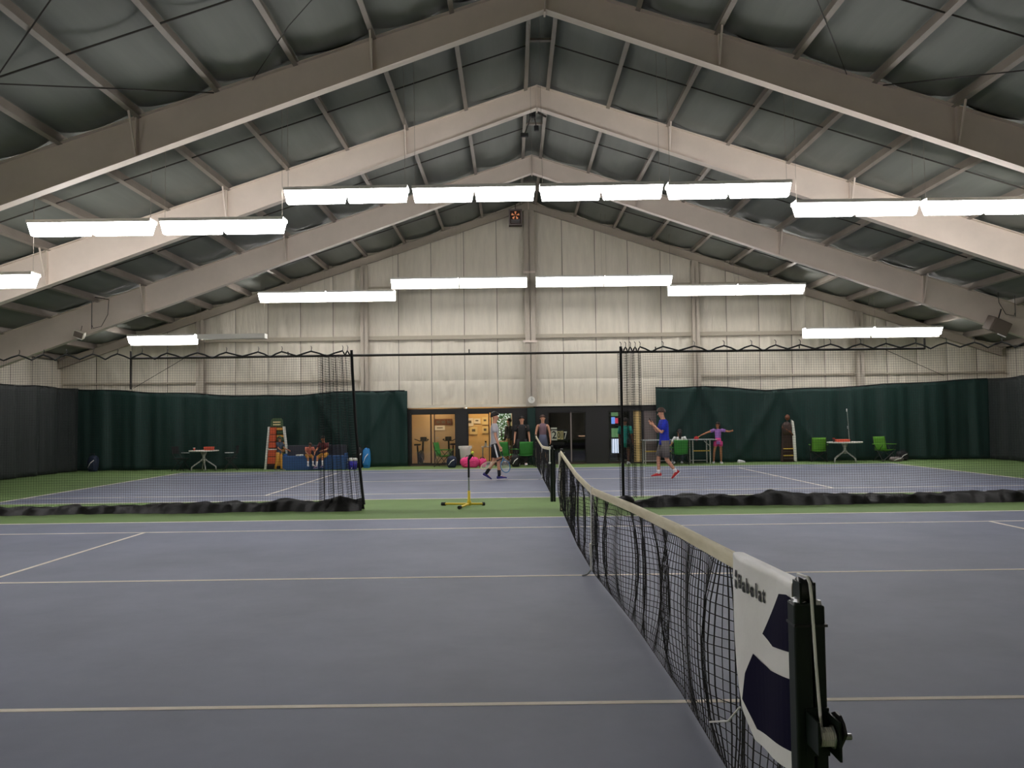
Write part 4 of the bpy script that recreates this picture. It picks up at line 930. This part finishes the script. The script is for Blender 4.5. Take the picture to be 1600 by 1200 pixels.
# ================================================================== PEOPLE
def person(label, x, y, rz, H, skin='skin', hair='hair_dark', lean=0.0, legs=None, arms=None, head=(0, 0), top=None, bottom=None, sock=None, shoes='shoe_white',
           girl=False, hv=1.0, z=None, long_hair=False, scale_w=1.0, cap=None, twist=0.0):
    """x forward, y left, z up. legs: per side (swing, knee, foot pitch, spread) in degrees; arms: per side (upper dir, fore dir)."""
    R = math.radians; W = scale_w
    legs = legs or {1: (0, 2, 0, 4), -1: (0, 2, 0, 4)}
    arms = arms or {1: ((.05, .18, -1), (.2, .1, -1)), -1: ((.05, -.18, -1), (.2, -.1, -1))}
    V = lambda *a: Vector(a)
    J = {'hip': V(0, 0, 0)}; low = 0
    for s in (1, -1):
        sw, kn, fp, ab = [R(a) for a in legs[s]]
        h = V(0, s*.052*H, -.01*H); d1 = V(math.sin(sw), s*math.sin(ab), -math.cos(sw)).normalized(); k = h+d1*.245*H
        b = sw-kn; d2 = V(math.sin(b), s*math.sin(ab)*.3, -math.cos(b)).normalized(); a = k+d2*.235*H
        fd = V(math.cos(fp), s*.12, math.sin(fp)).normalized(); fu = V(-math.sin(fp), 0, math.cos(fp))
        heel = a-fd*.035*H-fu*.03*H; toe = a+fd*.105*H-fu*.03*H
        low = min(low, heel.z-.012*H, toe.z-.012*H)
        for n_, p in (('hipj', h), ('knee', k), ('ankle', a), ('heel', heel), ('toe', toe), ('fd', fd), ('fu', fu)): J[n_, s] = p
    lv = V(math.sin(lean), 0, math.cos(lean)); fwv = V(math.cos(lean), 0, -math.sin(lean))
    tw = Matrix.Rotation(twist, 3, lv); side = tw @ V(0, 1, 0); front = tw @ fwv
    J['waist'] = lv*.10*H; J['chest'] = lv*.22*H; J['neckb'] = lv*.315*H; 
    hl = V(math.sin(lean*.6+head[0]), 0, math.cos(lean*.6+head[0]))
    J['jaw'] = J['neckb']+hl*.055*H; J['head'] = J['neckb']+hl*.105*H; J['crown'] = J['neckb']+hl*.135*H
    hy = Matrix.Rotation(head[1]+twist, 3, 'Z'); hf = hy @ V(math.cos(lean*.6+head[0]), 0, -math.sin(lean*.6+head[0])); hs = hy @ V(0, 1, 0)
    for s in (1, -1):
        sh = lv*.285*H + side*(s*(.098 if girl else .108)*H*W); u, f_ = [Vector(q).normalized() for q in arms[s]]
        e = sh+u*.172*H; w = e+f_*.148*H
        for n_, p in (('sh', sh), ('elb', e), ('wri', w), ('fdir', f_)): J[n_, s] = p
    base = -low if z is None else z
    t = thing('person', label, 'person', (x, y, base), rz)
    # ---- one continuous body surface grown over the skeleton
    vs, es, rs, idx = [], [], [], {}
    def nv(k, p, r, par=None):
        idx[k] = len(vs); vs.append(tuple(p)); rs.append(r)
        if par is not None: es.append((idx[par], idx[k]))
    nv('hip', J['hip'], .052*H*W); nv('waist', J['waist'], .044*H*W, 'hip'); nv('chest', J['chest'], .05*H*W, 'waist'); nv('neckb', J['neckb'], .032*H, 'chest')
    nv('jaw', J['jaw']+hf*.012*H, .036*H, 'neckb'); nv('head', J['head'], .050*H, 'jaw'); nv('crown', J['crown'], .040*H, 'head')
    for s in (1, -1):
        nv(('hj', s), J['hipj', s], .047*H*W, 'hip'); nv(('kn', s), J['knee', s], .033*H, ('hj', s)); nv(('cf', s), J['knee', s].lerp(J['ankle', s], .3), .032*H, ('kn', s)); nv(('an', s), J['ankle', s], .021*H, ('cf', s)); nv(('to', s), J['ankle', s]+J['fd', s]*.085*H-J['fu', s]*.018*H, .018*H, ('an', s))
        nv(('sh', s), J['sh', s], .033*H*W, 'chest'); nv(('el', s), J['elb', s], .023*H, ('sh', s)); nv(('fa', s), J['elb', s].lerp(J['wri', s], .35), .023*H, ('el', s)); nv(('wr', s), J['wri', s], .015*H, ('fa', s))
        f_ = J['fdir', s]; ax = (f_.cross(V(0, 1, 0)) if abs(f_.y) < .8 else f_.cross(V(0, 0, 1))).normalized(); pn = f_.cross(ax).normalized()
        nv(('pa', s), J['wri', s]+f_*.04*H, .016*H, ('wr', s))
        for k, (o, L_) in enumerate(((-1.5, .036), (-.5, .043), (.5, .041), (1.5, .032))):
            p0 = J['wri', s]+f_*.052*H+ax*o*.0105*H; p1 = p0+f_*L_*.55*H+pn*.006*H; p2 = p1+(f_*.6+pn*.8).normalized()*L_*.45*H
            nv(('f', s, k), p0, .0062*H, ('pa', s)); nv(('g', s, k), p1, .0052*H, ('f', s, k)); nv(('h', s, k), p2, .0045*H, ('g', s, k))
        nv(('t0', s), J['wri', s]+f_*.022*H+ax*.019*H, .007*H, ('wr', s)); nv(('t1', s), J['wri', s]+f_*.048*H+ax*.028*H+pn*.008*H, .0055*H, ('t0', s))
    me = bpy.data.meshes.new('body'); me.from_pydata(vs, es, []); me.materials.append(M[skin])
    o = link('body', me, t); o.modifiers.new('skin', 'SKIN').use_smooth_shade = True
    sv = me.skin_vertices[0].data
    for i, r_ in enumerate(rs): sv[i].radius = (r_, r_)
    sv[0].use_root = True
    o.modifiers.new('sub', 'SUBSURF').levels = 1; o.modifiers['sub'].render_levels = 1
    # ---- face and hair
    hc = J['head']
    for s in (1, -1):
        MB().ball(hc+hf*.047*H+hs*s*.019*H+hl*.004*H, .005*H, 8, 6).build('eye', 'eye', t, True)
        MB().ball(hc-hf*.004*H+hs*s*.050*H-hl*.006*H, (.012*H, .007*H, .018*H), 8, 6).build('ear', skin, t, True)
    MB().loft([(hc+hf*.046*H+hl*.006*H, hs*.005*H, hf*.004*H), (hc+hf*.060*H-hl*.014*H, hs*.009*H, hf*.008*H), (hc+hf*.050*H-hl*.02*H, hs*.007*H, hf*.004*H)], 8).build('nose', skin, t, True)
    MB().tube([hc+hf*.047*H+hs*.014*H-hl*.036*H, hc+hf*.051*H-hl*.036*H, hc+hf*.047*H-hs*.014*H-hl*.036*H], .004*H, 6).build('mouth', 'top_coral', t, True)
    tilt = (hl*.92-hf*.40).normalized(); a1 = hs; a2 = tilt.cross(a1)
    rnd = random.Random(int(H*1000))
    def hg(u, v):
        th = v*PI*(.52 if not long_hair else .57); ph = 2*PI*u; rr = .0575*H*hv*(1+.05*math.sin(7*ph+3*v)+.03*math.sin(13*ph))
        return hc-hf*.004*H+hl*.012*H + tilt*math.cos(th)*rr*1.08 + (a1*math.cos(ph)+a2*math.sin(ph))*math.sin(th)*rr*(.98+.06*abs(math.sin(ph)))
    o = MB().grid(hg, 20, 9).build('hair', hair, t, True); md = o.modifiers.new('t', 'SOLIDIFY'); md.thickness = .012*H
    if long_hair: MB().loft([(hc-hf*.045*H+hl*.02*H, hs*.035*H, hf*.02*H), (hc-hf*.06*H-hl*.05*H, hs*.04*H, hf*.022*H), (hc-hf*.055*H-hl*.12*H, hs*.03*H, hf*.018*H), (hc-hf*.05*H-hl*.16*H, hs*.012*H, hf*.01*H)], 10).build('hair', hair, t, True)
    if cap: MB().loft([(hc+hl*.02*H, hs*.06*H, hf*.066*H), (hc+hl*.045*H, hs*.056*H, hf*.06*H), (hc+hl*.07*H, hs*.03*H, hf*.034*H)], 14).loft([(hc+hf*.05*H+hl*.018*H, hs*.045*H, hl*.004*H), (hc+hf*.10*H+hl*.01*H, hs*.03*H, hl*.003*H)], 10).build('cap', cap, t, True)
    # ---- clothes
    if top:
        m_, sl, hem = top[:3]            # material, sleeve fraction, hem below the hip (in H)
        b = MB(); rg = []
        for q, wy, wx in ((-hem, .092, .077), (.0, .086, .072), (.08, .073, .060), (.17, .082, .066), (.24, .092, .066), (.283, .094, .052), (.308, .055, .04), (.318, .034, .034)):
            k = W*(.93 if girl else 1); rg.append((lv*q*H, side*wy*H*k, front*wx*H*k))
        b.loft(rg, 18)
        if sl:
            for s in (1, -1):
                u = (J['elb', s]-J['sh', s]); p0 = J['sh', s]-side*s*.03*H-lv*.012*H; pts = [p0, J['sh', s], J['sh', s]+u*min(sl, 1)*.6, J['sh', s]+u*min(sl, 1)]; rr = [.04*H*W, .044*H*W, .040*H, .037*H]
                if sl > 1: pts += [J['elb', s].lerp(J['wri', s], .5), J['elb', s].lerp(J['wri', s], .95)]; rr += [.03*H, .024*H]
                b.tube(pts, rr, 12)
        b.build('shirt', m_, t, True)
    if bottom:
        m_, ln, kind_ = bottom          # material, leg fraction, 'shorts' | 'trousers' | 'skirt'
        b = MB()
        if kind_ == 'skirt':
            dn = V(0, 0, -1); b.loft([(lv*.09*H, V(0, .068*H, 0), V(.056*H, 0, 0)), (V(0, 0, 0), V(0, .085*H, 0), V(.07*H, 0, 0)), (dn*ln*H, V(0, .12*H, 0), V(.105*H, 0, 0))], 18)
        else:
            b.loft([(lv*.095*H, V(0, .068*H*W, 0), V(.058*H*W, 0, 0)), (V(0, 0, 0), V(0, .080*H*W, 0), V(.066*H*W, 0, 0)), (V(0, 0, -.045*H), V(0, .07*H*W, 0), V(.058*H*W, 0, 0))], 16)
            for s in (1, -1):
                h_, k_, a_ = J['hipj', s], J['knee', s], J['ankle', s]
                if ln <= 1: b.tube([h_+V(0, 0, .02*H), h_.lerp(k_, ln*.5), h_.lerp(k_, ln)], [.058*H*W, .055*H*W, .052*H*W], 12)
                else: b.tube([h_+V(0, 0, .02*H), h_.lerp(k_, .5), k_, k_.lerp(a_, .5), k_.lerp(a_, .95)], [.058*H*W, .052*H*W, .042*H, .037*H, .034*H], 12)
        nm = {'skirt': 'skirt', 'shorts': 'shorts', 'trousers': 'trousers'}[kind_]
        b.build(nm, m_, t, True)
    for s in (1, -1):
        a_, k_, fd, fu = J['ankle', s], J['knee', s], J['fd', s], J['fu', s]; sd = fd.cross(fu)
        if sock: MB().tube([a_.lerp(k_, sock[1]), a_.lerp(k_, sock[1]*.5), a_-fu*.01*H], [.0285*H, .026*H, .026*H], 10).build('sock', sock[0], t, True)
        b = MB()
        b.loft([(a_-fd*.04*H-fu*.018*H, sd*.016*H, fu*.022*H), (a_-fd*.03*H-fu*.012*H, sd*.026*H, fu*.028*H), (a_+fd*.02*H-fu*.012*H, sd*.029*H, fu*.026*H), (a_+fd*.07*H-fu*.022*H, sd*.030*H, fu*.018*H), (a_+fd*.105*H-fu*.028*H, sd*.024*H, fu*.012*H), (a_+fd*.118*H-fu*.03*H, sd*.01*H, fu*.006*H)], 12)
        sh = b.build('shoe', shoes, t, True)
        b = MB(); b.loft([(a_-fd*.044*H-fu*.036*H, sd*.02*H, fu*.006*H), (a_-fd*.02*H-fu*.037*H, sd*.029*H, fu*.007*H), (a_+fd*.075*H-fu*.037*H, sd*.032*H, fu*.007*H), (a_+fd*.122*H-fu*.034*H, sd*.012*H, fu*.006*H)], 12).build('sole', 'shoe_white', sh)
        if shoes in ('shoe_navy', 'shoe_red'): MB().tube([a_+fd*.02*H+fu*.012*H+sd*.015*H, a_+fd*.03*H+fu*.014*H, a_+fd*.02*H+fu*.012*H-sd*.015*H], .006*H, 6).build('laces', 'cord_white', sh)
    Mt = Matrix.Translation((x, y, base)) @ Matrix.Rotation(rz, 4, 'Z')
    return t, J, Mt
def racket(label, p, d, nrm, m, group=None):
    """p = grip end point (world), d = direction towards the head, nrm = face normal"""
    d = Vector(d).normalized(); n = Vector(nrm); n = (n-d*n.dot(d)).normalized(); sdv = d.cross(n)
    t = thing('tennis_racket', label, 'racket', p, 0, group)
    c = d*.50
    MB().tube([d*0-d*.02, d*.20], .016, 8).build('grip', 'black_matte', t)
    MB().tube([d*.19, d*.26, c-d*.165*.92+sdv*.05], .010, 6).build('throat', m, t); MB().tube([d*.26, c-d*.165*.92-sdv*.05], .010, 6).build('throat', m, t)
    MB().tube([c+d*.165*math.cos(a*PI/14)+sdv*.128*math.sin(a*PI/14) for a in range(29)], .011, 6, False).build('head_frame', m, t, True)
    s_ = MB()
    for k in range(-6, 7):
        h = .165*math.sqrt(1-(k/7)**2); s_.tube([c+sdv*k*.018-d*h, c+sdv*k*.018+d*h], .0012, 3)
    for k in range(-8, 9):
        h = .128*math.sqrt(1-(k/9)**2); s_.tube([c+d*k*.018-sdv*h, c+d*k*.018+sdv*h], .0012, 3)
    s_.build('strings', 'cord_white', t, kind='stuff'); return t
# the walking boy
t, J, Mt = person('person walking right across the far court in grey T-shirt and black shorts, rackets in hand', -1.30, 14.7, 0.0, 1.80, lean=.0,
    legs={1: (-3, 30, -28, 2), -1: (14, 12, 4, 2)}, arms={1: ((-.12, .16, -1), (.02, .05, -1)), -1: ((.12, -.14, -1), (.38, -.02, -1))}, head=(.12, -.15), hv=1.16,
    skin='skin', hair='hair_dark', top=('shirt_grey', .62, .035), bottom=('shorts_black', .78, 'shorts'), sock=('sock_black', .42), shoes='shoe_navy')
for s in (-1,):
    h_, k_ = J['hipj', s], J['knee', s]; MB().tube([h_+Vector((0, s*.055*1.8, .02)), h_.lerp(k_, .4)+Vector((0, s*.1, 0)), h_.lerp(k_, .77)+Vector((0, s*.092, 0))], [.02, .022, .022], 6).build('side_stripe', 'stripe_white', t)
w = Mt @ (J['wri', -1]+J['fdir', -1]*.10); racket('blue tennis racket hanging from the walking boy\'s front hand', w-Vector((0, 0, -.03)), (.25, -.02, -1), (.25, -1, 0), 'racket_blue')
w = Mt @ (J['wri', -1]+J['fdir', -1]*.11); racket('tan and white tennis racket held low behind the walking boy', w+Vector((.06, .05, -.22)), (-.86, .05, -.38), (-.1, -.6, .8), 'racket_tan')
# man in blue
person('person in bright blue shirt, grey shorts and red shoes walking left, phone raised', 3.27, 14.3, PI, 1.84, lean=.03,
    legs={-1: (20, 20, -3, 2), 1: (-2, 34, -40, 2)}, arms={1: ((.30, .12, -1), (.80, -.25, .75)), -1: ((.36, -.12, -.9), (.62, .35, .85))}, head=(.30, 0), hv=1.06,
    skin='skin', hair='hair_brown', top=('shirt_blue', .75, .05), bottom=('shorts_grey', .92, 'shorts'), sock=('stripe_white', .24), shoes='shoe_red', scale_w=1.08)
t = thing('phone', 'small dark phone held up by the person in the blue shirt', 'phone', (2.905, 14.3, 1.56)); t.rotation_euler = (0, -.5, 0); MB().bbox((0, 0, 0), (.012, .075, .15), .004).build('body', 'black_matte', t); MB().box(.006, .008, -.033, .033, -.068, .068).build('screen', 'lounge_dark', t)
# girl at the game table
t, J, Mt = person('girl in purple top and pink shorts holding out a red paddle', 6.42, 21.62, -PI/2-.2, 1.43, girl=True,
    legs={1: (0, 3, 0, 2), -1: (4, 6, 0, 12)}, arms={1: ((.1, 1, -.25), (.9, .45, .15)), -1: ((.25, -1, -.35), (.25, -1, -.42))}, head=(.05, -.75),
    skin='skin_tan', hair='hair_dark', long_hair=True, top=('top_purple', .5, .06), bottom=('shorts_pink', .42, 'shorts'), shoes='shoe_white')
w = Mt @ (J['wri', -1]+J['fdir', -1]*.07); p_ = thing('table_tennis_paddle', 'red table tennis paddle in the outstretched hand of the girl', 'paddle', w)
b = MB(); b.lathe([(0, -.006), (.085, -.006), (.085, .006), (0, .006)], 18); b.v = [(v[0]-.13, v[2], v[1]-.10) for v in b.v]; b.build('blade', 'paddle_red', p_); MB().tube([(.01, 0, .0), (-.07, 0, -.05)], .014, 6).build('handle', 'wood_yellow', p_)
# seated in the green chair, back to the viewer
person('dark-haired person in white shirt sitting in the green camp chair at the game table', 4.96, 21.08, PI/2, 1.5, legs={1: (84, 80, 0, 8), -1: (84, 80, 0, 8)}, lean=-.06,
    arms={1: ((.35, .45, -.9), (.9, .2, -.25)), -1: ((.35, -.45, -.9), (.9, -.2, -.25))}, skin='skin', hair='hair_dark', long_hair=True, top=('stripe_white', .6, .0), bottom=('denim', 1.2, 'trousers'), z=.50)
person('person in long teal top standing behind the right divider net by the glass', 3.2, 21.95, 1.2, 1.62, legs={1: (4, 4, 0, 5), -1: (-8, 6, -4, 5)}, arms={1: ((.05, .2, -1), (.3, .05, -1)), -1: ((.05, -.2, -1), (.3, -.05, -1))},
    skin='skin_brown', hair='hair_dark', top=('top_teal', .9, .16), bottom=('shorts_black', .6, 'shorts'), shoes='shoe_white')
person('person in plain dark grey shirt standing behind the green camp chairs at the windows', -.47, 22.2, -PI/2, 1.72, skin='skin', hair='hair_dark', top=('shirt_black', .7, .08), bottom=('trousers_dark', 1.2, 'trousers'), shoes='shoe_white', scale_w=1.05)
t, J, Mt = person('person in sleeveless mauve top and slate skirt standing right of the green padded column', .27, 21.9, -PI/2, 1.76, girl=True, skin='skin', hair='hair_brown', arms={1: ((.05, .24, -1), (.25, .06, -1)), -1: ((.05, -.24, -1), (.25, -.06, -1))}, top=('top_mauve', 0, .0), bottom=('skirt_slate', .26, 'skirt'), shoes='shoe_white')
person('person in black top and khaki trousers standing inside the lounge, behind the walking boy', -.93, 24.7, 2.6, 1.66, skin='skin', hair='hair_dark', top=('shirt_black', 1.2, .03), bottom=('khaki', 1.2, 'trousers'))
person('child in maroon shirt and ochre shorts sitting on the blue bench', -7.28, 20.98, -PI/2-.35, 1.32, lean=.18, legs={1: (80, 78, 0, 6), -1: (74, 66, 0, 6)}, arms={1: ((.5, .3, -.9), (.9, -.4, -.2)), -1: ((.5, -.3, -.9), (.9, .4, -.2))}, head=(.25, -.5), skin='skin_tan', hair='hair_dark', top=('shirt_maroon', .7, .0), bottom=('shorts_ochre', .95, 'shorts'), sock=('stripe_white', .6), shoes='shoe_navy', z=.53)
person('smaller child in coral top leaning forward on the blue bench, left of the maroon shirt', -7.84, 20.94, -PI/2+.5, 1.08, lean=.55, legs={1: (80, 80, 0, 6), -1: (80, 74, 0, 6)}, arms={1: ((.6, .2, -.9), (.8, -.3, -.4)), -1: ((.6, -.2, -.9), (.8, .3, -.4))}, head=(.5, .3), skin='skin_tan', hair='hair_brown', top=('top_coral', .6, .0), bottom=('shorts_ochre', .9, 'shorts'), sock=('stripe_white', .5), shoes='shoe_white', z=.50)
person('small child in amber trousers and blue top with dark cap beside the striped display stand', -8.82, 20.85, -.35, 1.16, lean=.05, legs={1: (6, 4, 0, 5), -1: (-6, 8, 0, 5)}, arms={1: ((.35, .2, -.9), (.9, .1, -.4)), -1: ((.35, -.2, -.9), (.9, -.1, -.4))}, skin='skin_tan', hair='hair_dark', cap='shelf_green', top=('denim', .7, .02), bottom=('shelf_amber', 1.2, 'trousers'), shoes='shelf_green')
